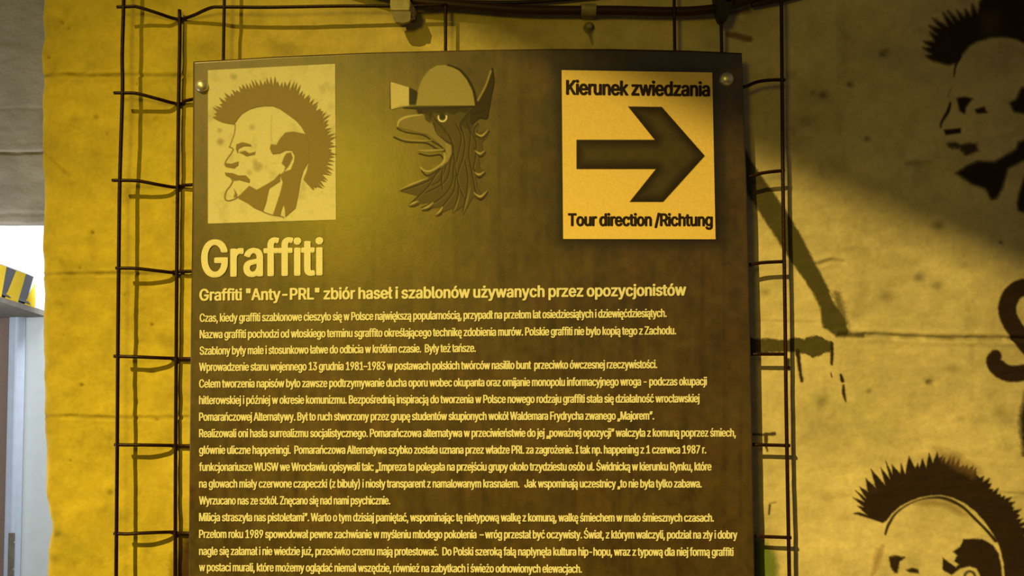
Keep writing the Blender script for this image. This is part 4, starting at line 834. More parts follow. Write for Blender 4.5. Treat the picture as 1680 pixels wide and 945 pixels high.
def text_part(name, body, x0, x1, yl, yr, xh, mat, bold, off=0.0, copies=3, lab=None, depth=0.0012, parent=None, track=-9.0):
    pts, tris, cur, n = [], [], 0.0, 0
    res = 2 if xh < 12 else (4 if xh < 30 else 8)
    for ch in body:
        if ch == ' ': cur += GL_SPACE; continue
        co, tri, adv = glyph(ch, off, res)
        pts.append(co + np.array([cur, 0, 0])); tris.append(tri + n); n += len(co)
        cur += adv + track
    co = np.concatenate(pts); tri = np.concatenate(tris)
    xa, xb = co[:, 0].min(), co[:, 0].max()
    s = xh / GL_X
    u = (co[:, 0] - xa) / (xb - xa)
    px = x0 + bold + u * (x1 - x0 - 2 * bold)
    py = yl + (yr - yl) * u - co[:, 1] * s
    pos = []; F = []
    ring_ = [(bold * math.cos(a), off * math.sin(a)) for a in [2 * math.pi * k / copies for k in range(copies)]]
    for c, (sx, sy) in enumerate(ring_):        # thicken the strokes: sideways by bold, up and down by off
        pos.append(P(px + sx, py + sy, YP - depth - (c * 3 + co[:, 2]) * 1.2e-5)); F.append(tri + c * n)
    me = bpy.data.meshes.new(name)
    fast_mesh(me, np.concatenate(pos), np.concatenate(F))
    o = link_mesh(name, me, mat, bd if parent is None else parent)
    if lab: o['label'] = lab
    return o


text_part('title_lettering', 'Graffiti', 330, 530.5, 453.5, 450.5, 43.5, M_letter, 2.7, 1.4, 16, 'large cream heading Graffiti', track=6.0)
text_part('subtitle_lettering', 'Graffiti "Anty-PRL" zbiór haseł i szablonów używanych przez opozycjonistów', 327, 1126, 493, 484.5, 13.7, M_letter, 1.1, 0.6, 8, 'bold cream subtitle line', track=0.0)
LINES = [
    ('Czas, kiedy graffiti szablonowe cieszyło się w Polsce największą popularnością, przypadł na przełom lat osiedziesiątych i dziewięćdziesiątych.', 327.5, 1094, 528, 520),
    ('Nazwa graffiti pochodzi od włoskiego terminu sgraffito określającego technikę zdobienia murów. Polskie graffiti nie było kopią tego z Zachodu.', 327.5, 1109.5, 555, 548.5),
    ('Szablony były małe i stosunkowo łatwe do odbicia w krótkim czasie.  Były też tańsze.', 327.5, 781, 582, 577.3),
    ('Wprowadzenie stanu wojennego 13 grudnia 1981–1983 w postawach polskich twórców nasiliło bunt  przeciwko ówczesnej rzeczywistości.', 326.5, 1078.5, 608.7, 604),
    ('Celem tworzenia napisów było zawsze podtrzymywanie ducha oporu wobec okupanta oraz omijanie monopolu informacyjnego wroga - podczas okupacji', 326.5, 1160, 636, 632),
    ('hitlerowskiej i później w okresie komunizmu. Bezpośrednią inspiracją do tworzenia w Polsce nowego rodzaju graffiti stała się działalność wrocławskiej', 326.5, 1148, 663, 660),
    ('Pomarańczowej Alternatywy. Był to ruch stworzony przez grupę studentów skupionych wokół Waldemara Frydrycha zwanego „Majorem”.', 326.5, 1073.5, 690.4, 688.3),
    ('Realizowali oni hasła surrealizmu socjalistycznego. Pomarańczowa alternatywa w przeciwieństwie do jej „poważnej opozycji” walczyła z komuną poprzez śmiech,', 326.5, 1207.5, 717.4, 716.3),
    ('głównie uliczne happeningi.  Pomarańczowa Alternatywa szybko została uznana przez władze PRL za zagrożenie. I tak np. happening z 1 czerwca 1987 r.', 326.5, 1159, 744.7, 744),
    ('funkcjonariusze WUSW we Wrocławiu opisywali tak: „Impreza ta polegała na przejściu grupy około trzydziestu osób ul. Świdnicką w kierunku Rynku, które', 326.5, 1167.5, 772.6, 771.8),
    ('na głowach miały czerwone czapeczki (z bibuły) i niosły transparent z namalowanym krasnalem.   Jak wspominają uczestnicy „to nie była tylko zabawa.', 326.5, 1151.5, 800, 799.8),
    ('Wyrzucano nas ze szkół. Znęcano się nad nami psychicznie.', 326.5, 640.5, 827.7, 827.5),
    ('Milicja straszyła nas pistoletami”. Warto o tym dzisiaj pamiętać, wspominając tę nietypową walkę z komuną, walkę śmiechem w mało śmiesznych czasach.', 326.5, 1171.5, 855, 855.8),
    ('Przełom roku 1989 spowodował pewne zachwianie w myśleniu młodego pokolenia  – wróg przestał być oczywisty. Świat, z którym walczyli, podział na zły i dobry', 326.5, 1210, 882.6, 883.7),
    ('nagle się załamał i nie wiedzie już, przeciwko czemu mają protestować.  Do Polski szeroką falą napłynęła kultura hip-hopu, wraz z typową dla niej formą graffiti', 326.5, 1203.7, 910.5, 912),
    ('w postaci murali, które możemy oglądać niemal wszędzie, również na zabytkach i świeżo odnowionych elewacjach.', 326.5, 955, 937, 939.7),
]
for t_, x0, x1, yl, yr in LINES:
    text_part('text_line', t_, x0, x1, yl, yr, 9.9, M_letter, 0.68, 0.25, 6)

# portrait print: cream paper, generic man with a spiked crest
pp = [(341, 115), (550, 104.5), (551.5, 360.5), (341, 367)]
cv = Canvas(338, 100, 555, 370, 1.0)
cv.poly(pp, (0.60, 0.56, 0.36), 1.0)
j = fbm(cv.X / 16, cv.Y / 16, 91)
cv.rgb *= (1 - 0.35 * np.clip(j - .5, 0, 1) * 2)[..., None]
cv.build('portrait_paper', board_surf(0.0008), M_print, bd, 0.5)
INK = (0.20, 0.145, 0.045)
cv = Canvas(340, 103, 553, 368, 0.9, (320, 90), 3.375)


def spiky(inner, outer, n, rng, jit=0.12, valley=0.82, hook=0.0):
    """ring of spikes between an inner and an outer path; returns polygon"""
    def samp(path, t):
        L = [0]
        for a, b in zip(path, path[1:]): L.append(L[-1] + math.dist(a, b))
        s = t * L[-1]
        return np.array([np.interp(s, L, [p[0] for p in path]), np.interp(s, L, [p[1] for p in path])])
    out = []
    for i in range(n):
        t = (i + 0.5) / n
        tip = samp(outer, min(1, max(0, t + hook + rng.uniform(-.3, .3) / n))); base = samp(inner, t)
        f = 1 + rng.uniform(-jit, jit * .4)
        t0 = i / n
        vo = samp(outer, t0); vi = samp(inner, t0)
        vf = valley + rng.uniform(-.08, .06)
        out.append(tuple(vi + (vo - vi) * vf)); out.append(tuple(base + (tip - base) * f))
    out.append(outer[-1])
    return out


rng = random.Random(4)
outer = [(75, 345), (95, 300), (125, 250), (165, 208), (215, 178), (270, 155), (330, 135), (410, 120), (480, 132), (560, 160), (640, 205), (700, 262), (740, 330), (768, 420), (778, 500), (775, 570), (755, 650), (725, 715), (690, 750), (650, 745)]
inner = [(215, 385), (235, 355), (262, 325), (300, 303), (340, 290), (385, 284), (430, 284), (470, 300), (520, 335), (560, 365), (590, 400), (615, 445), (630, 490), (635, 540), (630, 590), (620, 640), (600, 690)]
hair = spiky(inner, outer, 62, rng, .16, .74)
cv.poly(hair + [(600, 690)] + inner[::-1] + [(170, 378), (130, 365)], INK, 1.4)
cv.poly([(215, 385), (190, 380), (150, 372), (110, 352), (180, 330), (250, 330)], INK, 2)
D = lambda pts, soft=1.6, op=1.0: cv.poly(pts, INK, soft, op)
L = lambda pts, w, op=1.0, soft=1.4: cv.line(pts, w, INK, soft, op)
D([(420, 495), (450, 500), (470, 465), (500, 430), (545, 425), (615, 440), (632, 500), (630, 590), (600, 640), (585, 690), (570, 780), (555, 850), (500, 898), (497, 850), (488, 828), (478, 860), (470, 893), (432, 885), (450, 830), (470, 770), (486, 705), (470, 665), (490, 650), (530, 635), (548, 590), (552, 560), (535, 530), (500, 530), (470, 545), (430, 550), (415, 520)])
L([(632, 480), (640, 520), (628, 570)], 2, .5)
D([(470, 655), (440, 690), (400, 715), (340, 748), (300, 725), (250, 775), (240, 795), (290, 820), (330, 850), (375, 868), (392, 820), (402, 770), (410, 740), (470, 700)])
L([(222, 385), (218, 430), (205, 470), (190, 510)], 1.1, .85)
L([(190, 510), (210, 520), (200, 545), (175, 578), (165, 605), (175, 620)], 1.4, .9)
D([(165, 600), (200, 603), (240, 590), (238, 612), (215, 628), (180, 622)])
D([(230, 495), (262, 484), (305, 495), (312, 506), (270, 505), (240, 520), (235, 545), (226, 520)])
D([(240, 540), (275, 530), (300, 545), (335, 535), (330, 552), (285, 562), (262, 548)], 2, .8)
D([(165, 652), (205, 655), (240, 668), (280, 668), (303, 690), (300, 708), (270, 700), (235, 690), (195, 680), (170, 668)])
D([(195, 682), (235, 684), (240, 696), (205, 698)], 2, .6)
L([(208, 700), (195, 725), (172, 755), (165, 795), (185, 808), (225, 795), (255, 775)], 1.6, .95)
D([(215, 740), (232, 770), (235, 790), (212, 788), (220, 765)], 2, .7)
D([(505, 545), (530, 540), (540, 570), (520, 610), (490, 650), (500, 620), (480, 600), (490, 570)], 2, .85)
L([(425, 330), (420, 420), (425, 480)], .8, .3)
L([(375, 868), (420, 885), (470, 893), (490, 900)], 1.4, .9)
for (x, y, r, o_) in [(140, 480, 18, .35), (135, 418, 10, .3), (345, 620, 26, .25), (330, 590, 14, .2), (315, 400, 14, .25), (210, 120, 18, .2), (300, 650, 14, .2)]:
    cv.poly([(x + r * math.cos(a), y + r * math.sin(a)) for a in np.linspace(0, 6, 9)], INK, 6, o_)
o = cv.build('portrait_print', board_surf(0.0014), M_print, bd)
o['label'] = 'printed head of a man with a spiked crest and goatee, facing left'

# bird head emblem with a miner helmet
cv = Canvas(636, 98, 816, 362, 0.8, (600, 80), 3.258)
BG = (0.085, 0.062, 0.025); DK = (0.014, 0.008, 0.003); HI = (0.42, 0.36, 0.17); MID = (0.19, 0.155, 0.065); LT = (0.70, 0.66, 0.48)
neck = [(300, 325), (560, 320), (560, 395), (590, 420), (600, 455), (655, 432), (655, 455), (635, 485), (620, 500), (625, 540), (640, 545), (630, 570), (605, 580), (610, 640), (638, 655), (620, 680), (590, 685), (595, 740), (620, 775), (650, 760), (635, 795), (600, 803), (575, 790), (520, 887), (520, 840), (462, 880), (465, 850), (370, 893), (400, 845), (300, 862), (340, 820), (225, 838), (290, 790), (180, 760), (330, 690), (400, 620), (450, 570), (420, 500), (370, 440), (320, 380)]
cv.poly(neck, BG, 2, .85)
P_ = cv.poly; G_ = cv.line
# feathers: leaf strokes with a dark outline
feath = [[(370, 380), (420, 430), (465, 500)], [(400, 400), (450, 470), (470, 540)], [(480, 400), (510, 470), (495, 560), (480, 620)], [(510, 420), (530, 500), (520, 580), (500, 640)],
         [(540, 390), (560, 460), (550, 560), (560, 620)], [(560, 440), (590, 500), (585, 590), (570, 650)], [(470, 560), (480, 640), (495, 720), (530, 800)], [(500, 640), (490, 700), (520, 790)],
         [(530, 600), (545, 680), (540, 760), (520, 870)], [(560, 620), (575, 700), (590, 770), (610, 795)], [(455, 590), (440, 680), (400, 730), (320, 770)], [(430, 620), (400, 700), (330, 740)],
         [(470, 620), (460, 720), (400, 800), (300, 850)], [(400, 640), (360, 690), (290, 725), (200, 755)], [(480, 680), (470, 760), (420, 830), (380, 885)], [(495, 740), (490, 800), (465, 870)],
         [(410, 640), (405, 700), (410, 750)], [(380, 660), (330, 740), (235, 830)], [(580, 530), (600, 560), (630, 560)], [(575, 640), (600, 670), (630, 668)], [(350, 345), (390, 400), (430, 450)], [(600, 400), (580, 430), (590, 470), (640, 470)]]
for i, f in enumerate(feath):
    G_([(p[0] + 5, p[1] + 4) for p in f], 2.2, (0.14, 0.11, 0.05), 1.6, .55)
    G_(f, 2.0, DK, 1.4, .95)
# right and lower tips
for a, b_, c_ in [((590, 452), (620, 465), (655, 432)), ((585, 545), (610, 560), (636, 546)), ((585, 660), (605, 672), (636, 656)), ((580, 770), (612, 790), (648, 760)),
                  ((330, 692), (250, 722), (182, 752)), ((280, 815), (255, 825), (230, 836)), ((360, 822), (330, 845), (296, 858)), ((410, 845), (395, 868), (374, 888))]:
    G_([(*a, 1.2), (*b_, 3.2), (*c_, .8)], 1, HI, 1.5, .75)
    G_([(a[0] + 4, a[1] + 16, 1), (b_[0] + 4, b_[1] + 16, 2.2), (c_[0] + 5, c_[1] + 8, .8)], 1, DK, 1.6, .9)
G_([(500, 790, 1), (480, 850, 2.5), (464, 872, .6)], 1, (0.2, .16, .07), 1.6, .7)
G_([(560, 740, 1), (540, 820, 3), (520, 880, .6)], 1, (0.2, .16, .07), 1.6, .7)
# ear
P_([(675, 105), (683, 170), (668, 260), (655, 330), (648, 375), (610, 372), (575, 400), (560, 440), (500, 400), (525, 360), (560, 325), (590, 285), (625, 225)], DK, 1.6, .55)
G_([(668, 120), (640, 200), (600, 275)], 3.0, (0.30, .25, .11), 2, .9)
G_([(676, 105), (684, 175), (668, 260), (657, 325), (645, 372), (605, 368), (570, 400)], 2.0, DK, 1.4)
G_([(560, 330), (530, 370), (505, 410), (520, 450)], 2.2, DK, 1.4)
G_([(640, 320), (600, 340), (560, 350)], 1.4, DK, 1.4)
# beak
P_([(165, 418), (178, 385), (220, 362), (300, 350), (330, 350), (370, 430), (432, 505), (425, 545), (390, 505), (330, 458), (250, 440), (190, 425)], MID, 1.6)
G_([(170, 412, 2), (180, 383, 3.4), (225, 362, 3.4), (300, 352, 1.5)], 1, HI, 1.6)
G_([(168, 425), (215, 445), (310, 462), (350, 490), (400, 520), (425, 545)], 1.8, DK, 1.6)
G_([(150, 462, 1.2), (210, 485, 2.6), (300, 492, 3.2), (350, 490, 1.5)], 1, (0.28, .23, .1), 2.0)
G_([(150, 472), (215, 497), (320, 503), (380, 535), (420, 545)], 1.9, DK, 1.8)
G_([(278, 543, 1.5), (330, 545, 4), (415, 540, 2.2)], 1, (0.30, .25, .11), 1.8)
G_([(285, 560), (340, 572), (395, 566), (415, 590)], 1.9, DK, 1.6)
P_([(425, 500), (455, 515), (460, 560), (440, 600), (400, 635), (415, 600), (428, 560)], (0.24, .20, .09), 1.6)
G_([(420, 560), (418, 600), (380, 635), (340, 655), (310, 650), (295, 635)], 3.2, HI, 1.8, .8)
G_([(298, 650), (320, 675), (350, 670), (400, 640)], 1.8, DK, 1.6)
G_([(365, 395), (380, 450), (430, 495), (468, 520), (455, 590)], 1.8, DK, 1.4)
# brow fringe, eye
P_([(268, 318), (560, 318), (540, 345), (500, 335), (470, 355), (440, 340), (400, 350), (360, 340), (345, 400), (318, 380), (312, 345), (280, 348)], DK, 2, .8)
G_([(410 + 22 * math.cos(a), 366 + 22 * math.sin(a)) for a in np.linspace(-.35, 3.4, 10)], 2.3, LT, 1.2)
P_([(410 + 15 * math.cos(a), 362 + 15 * math.sin(a)) for a in np.linspace(0, 6, 10)], DK, 1.6)
# helmet
P_([(268, 305), (275, 250), (290, 200), (310, 155), (345, 112), (385, 90), (420, 86), (460, 95), (500, 118), (540, 165), (570, 225), (582, 290), (583, 304)], (0.29, .25, .10), 1.4)
G_([(440, 88), (500, 110), (545, 160), (578, 225), (590, 290)], 3.0, DK, 2.0, .9)
G_([(275, 255), (292, 190), (330, 125), (385, 90)], 1.2, (0.4, .35, .17), 2, .7)
G_([(140, 322, 1.5), (200, 305, 3.4), (270, 300, 2)], 1, (0.34, .29, .13), 1.4)
G_([(200, 315, 1), (270, 316, 3.4), (420, 314, 3.4), (575, 308, 2.4)], 1, DK, 1.4)
P_([(130, 176), (232, 206), (232, 303), (190, 303), (135, 323)], (0.52, .46, .26), 1.2)
G_([(131, 176), (131, 320)], 1.4, DK, 1.2, .8, curve=False)
P_([(232, 206), (272, 225), (280, 240), (268, 302), (232, 303)], DK, 2.0, .85)
o = cv.build('emblem_print', board_surf(0.001), M_print, bd)
o['label'] = 'printed bird head emblem wearing a helmet with a lamp'

# arrow sign
M_sign = mat_plain('sign_yellow', (0.78, 0.56, 0.17), 0.5, noise=0.10, nscale=300)
bm = bmesh.new()
prism(bm, [V(x, y, YP - 0.0012) for x, y in [(921.5, 115), (1168.5, 119), (1174, 392.5), (924, 392)]], (0, 0.001, 0))
sg = bmobj('direction_sign', bm, M_sign, bd)
sg['label'] = 'yellow plate with dark arrow pointing right'
cv = Canvas(940, 170, 1162, 338, 0.9, (880, 80), 2.78)
arr = [(183, 415), (540, 415), (418, 263), (572, 265), (768, 488), (578, 698), (425, 698), (545, 548), (183, 548)]
cv.poly(arr, (0.014, 0.008, 0.004), 1.0)
sd = poly_sdf(cv.X, cv.Y, cv.cv(arr))
g = np.clip((-sd - 4) / 14, 0, 1) * (0.6 + 0.6 * fbm(cv.X / 14, cv.Y / 14, 5))
cv.rgb += g[..., None] * np.array([0.042, 0.032, 0.012])
ao = cv.build('arrow_print', board_surf(0.0018), M_print, bd, 0.04)
ao.parent = sg; ao.matrix_parent_inverse = Matrix.Identity(4)
for nm, tx, x0, x1, yl, yr, xh, bo in [('upper_lettering', 'Kierunek zwiedzania', 928.5, 1165, 154.5, 157.5, 17.0, 1.35), ('lower_lettering', 'Tour direction /Richtung', 931.5, 1169.5, 370, 370.3, 14.6, 1.25)]:
    to = text_part(nm, tx, x0, x1, yl, yr, xh, M_bletter, bo, 0.7, 10, None, 0.0019)
    to.parent = sg

# dome screw caps
for i, (x, y, r) in enumerate([(332, 142, 10.5), (1192, 130.5, 11.5)]):
    bm = bmesh.new(); R = r * 0.001 * 0.965
    lathe_bm(bm, V(x, y, YP), (0, -1, 0), [(R * 1.05, 0), (R * 1.05, .0012), (R, .002)] + [(R * math.cos(a), .002 + R * .75 * math.sin(a)) for a in np.linspace(.15, math.pi / 2, 9)], 28)
    bmobj('screw_cap', bm, M_chrome, bd, True)

# ------------------------------------------------------------------ cables and clips along the top
q = smooth_path([V(*p) for p in [(560, -30, -.020), (640, -6, -.020), (690, 3, -.020), (760, 9, -.020), (850, 15.5, -.020), (930, 17, -.020), (1010, 17, -.020), (1100, 19, -.020), (1160, 16, -.020), (1200, 8, -.018), (1240, -6, -.016), (1300, -40, -.014)]], 8)
bm = bmesh.new(); tube_bm(bm, q, .0076, 12)
tag(bmobj('cable', bm, M_cable, None, True), 'thick maroon cable sagging along the top of the board', 'cable')
q = smooth_path([V(*p) for p in [(660, 1, -.012), (740, 3, -.012), (840, 4, -.012), (900, 1, -.010), (975, -6, -.010), (1040, -14, -.010)]], 6)
bm = bmesh.new(); tube_bm(bm, q, .0035, 8)
tag(bmobj('cable', bm, M_black, None, True), 'thin black cable just above the thick maroon one', 'cable')
q = smooth_path([V(*p) for p in [(1233, 9, -.012), (1250, 4, -.012), (1285, -2, -.012), (1330, -14, -.012)]], 6)
bm = bmesh.new(); tube_bm(bm, q, [.0035 + .002 * min(1, i / 5) for i in range(len(q))], 8)
tag(bmobj('cable', bm, M_cable, None, True), 'short red cable end beside the right mesh bar', 'cable')


def clip(x, y, w_, h_, Y, lab, tilt=0.0):
    e = empty('cable_clip', V(x, y, 0), lab, 'clip')
    bm = bmesh.new()
    # curved strap around the cable, drawn as a bent strip
    pr = []
    for k in range(13):
        a = math.pi * k / 12
        pr.append((math.cos(a), math.sin(a)))
    W, H = w_ * .0009, h_ * .0009
    c = V(x, y, Y)
    rows = []
    for (cz, cy) in pr:
        z = c.z + cz * H / 2; yy = c.y - cy * 0.014
        row = []
        for s, t_ in ((-1, 0), (1, 0), (1, .0015), (-1, .0015)):
            row.append(bm.verts.new((c.x + s * W / 2 + tilt * cz * 0.004, yy + t_ * cy, z - t_ * cz)))
        rows.append(row)
    for a_, b_ in zip(rows, rows[1:]):
        for k in range(4): bm.faces.new((a_[k], a_[(k + 1) % 4], b_[(k + 1) % 4], b_[k]))
    bm.faces.new(rows[0][::-1]); bm.faces.new(rows[-1])
    bmobj('strap', bm, M_tin, e, False)
    bm = bmesh.new()
    box_bm(bm, (c.x, c.y / 2 + 0.002, c.z - H / 2 + .003), (W * .8, -c.y - .004, .005), bev=.001)
    bmobj('bracket', bm, M_tin, e)
    return e


e = empty('cable_clip', V(658, 10, 0), 'broad pale clip gripping the cable left of the top middle, with its shadow', 'clip')
bm = bmesh.new()
prism(bm, [V(x, y, -.040) for x, y in [(641, -20), (671, -20), (673, 8), (672, 17), (641, 17), (640, 8)]], (0, .004, 0))
bmesh.ops.bevel(bm, geom=bm.edges[:], offset=.001, segments=2, affect='EDGES')
bmobj('strap', bm, M_tin, e)
bm = bmesh.new()
prism(bm, [V(x, y, -.038) for x, y in [(640, 16), (673, 16), (677, 28), (672, 36), (662, 39), (649, 37), (644, 27)]], (0, .008, 0))
bmesh.ops.bevel(bm, geom=bm.edges[:], offset=.0012, segments=2, affect='EDGES')
bmobj('jaw', bm, M_jaw, e)
bm = bmesh.new()
prism(bm, [V(x, y, -.038) for x, y in [(673, 2), (678, 8), (683, 20), (680, 32), (674, 33)]], (0, .014, 0))
bmobj('side_hook', bm, M_bar, e)
bm = bmesh.new(); box_bm(bm, V(657, 4, -.019), (.010, .036, .010), bev=.002)
bmobj('bracket', bm, M_jaw, e)
c2 = clip(965, 17, 27, 22, -.018, 'small pale clip on the maroon cable above the arrow sign')
bm = bmesh.new()
lathe_bm(bm, V(966, 46, 0.002), (0, -1, 0), [(.0095, 0), (.0095, .003), (.0055, .003), (.0055, .010), (.004, .013), (0, .0135)], 16)
bo = bmobj('bolt', bm, M_tin, None, True)
tag(bo, 'bolt head in the wall under the small pale clip', 'bolt')
e = empty('cable_clip', V(1193, 18, 0), 'dark lump-shaped clip where the maroon cable ends, top right', 'clip')
bm = bmesh.new()
prism(bm, [V(x, y, -.040) for x, y in [(1172, -12), (1200, -14), (1204, 4), (1197, 20), (1192, 34), (1182, 34), (1176, 18)]], (0, .022, 0))
bmesh.ops.bevel(bm, geom=bm.edges[:], offset=.002, segments=2, affect='EDGES')
bmobj('strap', bm, M_black, e)
bm = bmesh.new(); box_bm(bm, V(1190, 6, -.02), (.012, .04, .012), bev=.002)
bmobj('bracket', bm, M_black, e)

# ------------------------------------------------------------------ paint on the wall
OL = (0.075, 0.064, 0.022); BK = (0.022, 0.011, 0.007)


def paint(cvs, name, label, cat='graffiti', group=None, off=0.0010):
    o = cvs.build(name, wall_surf(off), M_spray, None, 0.05)
    o['label'] = label; o['category'] = cat
    if group: o['group'] = group
    return o


cv = Canvas(1215, 225, 1420, 562, 2.0)
cv.poly([(1205, 225), (1218, 236), (1235, 270), (1256, 300), (1272, 322), (1288, 345), (1312, 385), (1334, 428), (1357, 470), (1368, 500), (1384, 520), (1391, 548), (1372, 550), (1350, 536), (1346, 505), (1333, 478), (1298, 428), (1262, 372), (1232, 326), (1216, 300), (1200, 260)], OL, 5, .95, wob=2)
cv.poly([(1366, 478), (1378, 478), (1390, 520), (1394, 546), (1380, 545)], OL, 8, .5, wob=5)
cv.line([(1372, 549, 6), (1400, 550, 6), (1450, 551, 5), (1480, 553, 2)], 6, OL, 5, .6, wob=2)
paint(cv, 'paint_stroke', 'olive diagonal paint stroke running down right of the board')
cv = Canvas(1215, 540, 1400, 668, 1.6)
cv.poly([(1225, 556), (1262, 556), (1290, 558), (1306, 553), (1318, 556), (1340, 550), (1356, 558), (1366, 563), (1366, 572), (1358, 576), (1345, 583), (1332, 585), (1318, 579), (1306, 577), (1290, 577), (1225, 579)], OL, 3, .95, wob=3)
cv.line([(1308, 575, 7), (1311, 600, 5), (1315, 624, 5)], 5, BK, 3, .9, wob=1.5)
cv.line([(1364, 562, 4), (1365, 580, 5), (1364, 597, 4)], 5, BK, 3, .9, wob=1)
cv.line([(1379, 615, 3), (1382, 624, 6)], 5, BK, 3, .9, curve=False, wob=1.5)
cv.line([(1384, 632, 3), (1384, 645, 5), (1387, 658, 2)], 5, BK, 3, .9, wob=1)
cv.line([(1363, 612, 2), (1364, 618, 2)], 3, BK, 2, .7, curve=False)
cv.line([(1231, 556, 5), (1231, 579, 5)], 5, BK, 3, .9, curve=False)
cv.line([(1293, 590, 5), (1293, 606, 3)], 5, BK, 3, .9, curve=False)
paint(cv, 'paint_stroke', 'short dark horizontal paint bar with drips right of the board')
cv = Canvas(1225, 700, 1280, 745, 1.4)
cv.line([(1232, 712, 3), (1252, 712.5, 3), (1269, 711, 6)], 4, (0.06, .04, .02), 2.5, .9, wob=1)
cv.line([(1256, 712, 6), (1256, 728, 5), (1258, 739, 2)], 4, (0.06, .04, .02), 2.5, .9, wob=1)
paint(cv, 'paint_mark', 'small T-shaped dark mark between board edge and mesh')
cv = Canvas(1250, 815, 1280, 850, 1.4)
cv.line([(1262, 828, 3), (1261, 843, 2)], 3, (0.08, .05, .02), 2.5, .9, curve=False)
cv.line([(1262, 825, 1.5), (1272, 823, 1.5)], 2, (0.2, .14, .05), 2.5, .6, curve=False)
paint(cv, 'paint_mark', 'tiny vertical tick on the wall above the green paint')
cv = Canvas(1220, 872, 1290, 975, 2.0)
cv.poly([(1222, 888), (1250, 890), (1268, 905), (1274, 930), (1270, 990), (1222, 990)], (0.13, 0.19, 0.035), 16, .9, wob=4)
cv.poly([(1225, 885), (1241, 885), (1244, 990), (1225, 990)], (0.03, 0.035, 0.015), 8, .7, wob=2)
paint(cv, 'wall_patch', 'green sprayed patch low beside the right board edge')
cv = Canvas(262, 866, 330, 975, 2.0)
cv.poly([(300, 880), (330, 880), (330, 1000), (285, 1000), (288, 930)], (0.055, 0.025, 0.008), 30, .95, wob=5)  # dark brown patch with a wide soft edge beside the board
paint(cv, 'wall_patch', 'soft brown patch low at the left board edge')
cv = Canvas(1190, 8, 1240, 70, 1.8)
cv.line([(1196, 20), (1215, 19), (1229, 17)], 7, (0.22, .13, .07), 6, .6, wob=2)
cv.line([(1196, 56), (1210, 59), (1229, 64)], 9, (0.22, .12, .06), 5, .75, wob=3)
paint(cv, 'paint_mark', 'faint reddish smears beside the dark clip, top right')
cv = Canvas(955, 35, 985, 76, 1.4)
cv.line([(966, 48, 16), (969, 60, 5), (972, 72, 2)], 5, (0.20, .15, .07), 4, .6)
paint(cv, 'rust_stain', 'rusty drip under the bolt above the arrow sign', 'stain')
# the letter S
cv = Canvas(1600, 455, 1720, 640, 1.8)
cv.line([(1712, 476, 26), (1690, 470, 27), (1665, 477, 28), (1652, 500, 29), (1656, 525, 28), (1674, 553, 28), (1694, 578, 28), (1700, 598, 26), (1686, 609, 26), (1660, 613, 26), (1640, 606, 27), (1630, 592, 26), (1632, 584, 20)], 28, BK, 4, .96, wob=1)
paint(cv, 'painted_letter', 'large dark painted letter S cut by the right frame edge')
cv = Canvas(1655, 625, 1730, 750, 2.0)
cv.line([(1700, 640), (1690, 690), (1694, 745)], 34, BK, 10, .85, wob=3)
paint(cv, 'painted_letter', 'dark soft paint edge below the letter S, mostly out of frame')
# upper stencil head
cv = Canvas(1495, -30, 1730, 370, 1.6, (1480, 0), 2.78)
rng = random.Random(11)
outer = [(110, 270), (85, 205), (105, 150), (155, 75), (225, 35), (275, 45), (330, 10), (370, -10)]
inner = [(220, 295), (250, 255), (275, 240), (285, 225), (300, 205), (330, 190), (345, 185), (375, 175)]
sp_ = spiky(inner, outer, 12, rng, .10, .72)
cv.poly(sp_ + [(420, -20), (480, -40), (600, -60), (700, -40), (700, 330), (620, 250), (570, 205), (520, 180), (460, 168), (400, 172), (345, 188), (300, 212), (275, 245), (245, 285), (210, 298), (150, 280)], BK, 7, .97, wob=1.5)
cv.poly([(360, 60), (430, 60), (430, 150), (370, 165)], (0.11, .07, .04), 22, .35)
cv.line([(262, 262, 4), (242, 300, 3), (234, 350, 1.5)], 3, BK, 3, .9)
cv.line([(224, 405, 1), (208, 440, 1.5)], 1.5, BK, 4, .35)
cv.line([(220, 470, 3), (208, 510, 5), (180, 555, 3), (176, 580, 2)], 4, BK, 3, .9)
cv.poly([(250, 448), (285, 442), (320, 450), (305, 468), (290, 490), (285, 520), (262, 505)], BK, 5, .95)
cv.poly([(332, 500), (372, 488), (386, 515), (340, 517)], BK, 5, .95)
cv.poly([(192, 592), (268, 585), (268, 605), (200, 615)], BK, 4, .95)
cv.poly([(205, 655), (240, 645), (265, 660), (300, 655), (340, 655), (348, 690), (290, 712), (262, 680), (215, 672)], BK, 7, .75, wob=3)
cv.poly([(490, 470), (520, 455), (545, 400), (580, 400), (640, 500), (560, 520), (510, 510)], BK, 7, .95)
cv.poly([(245, 790), (300, 755), (345, 735), (420, 740), (480, 705), (520, 680), (530, 650), (600, 620), (640, 700), (555, 730), (480, 770), (460, 850), (430, 905), (405, 910), (380, 860), (320, 840)], BK, 8, .96, wob=1)
cv.poly([(525, 930), (540, 860), (560, 800), (640, 800), (640, 1000), (530, 960)], BK, 7, .96)
paint(cv, 'stencil_portrait', 'upper dark stencilled head with spiked crest, in shade at the right edge')
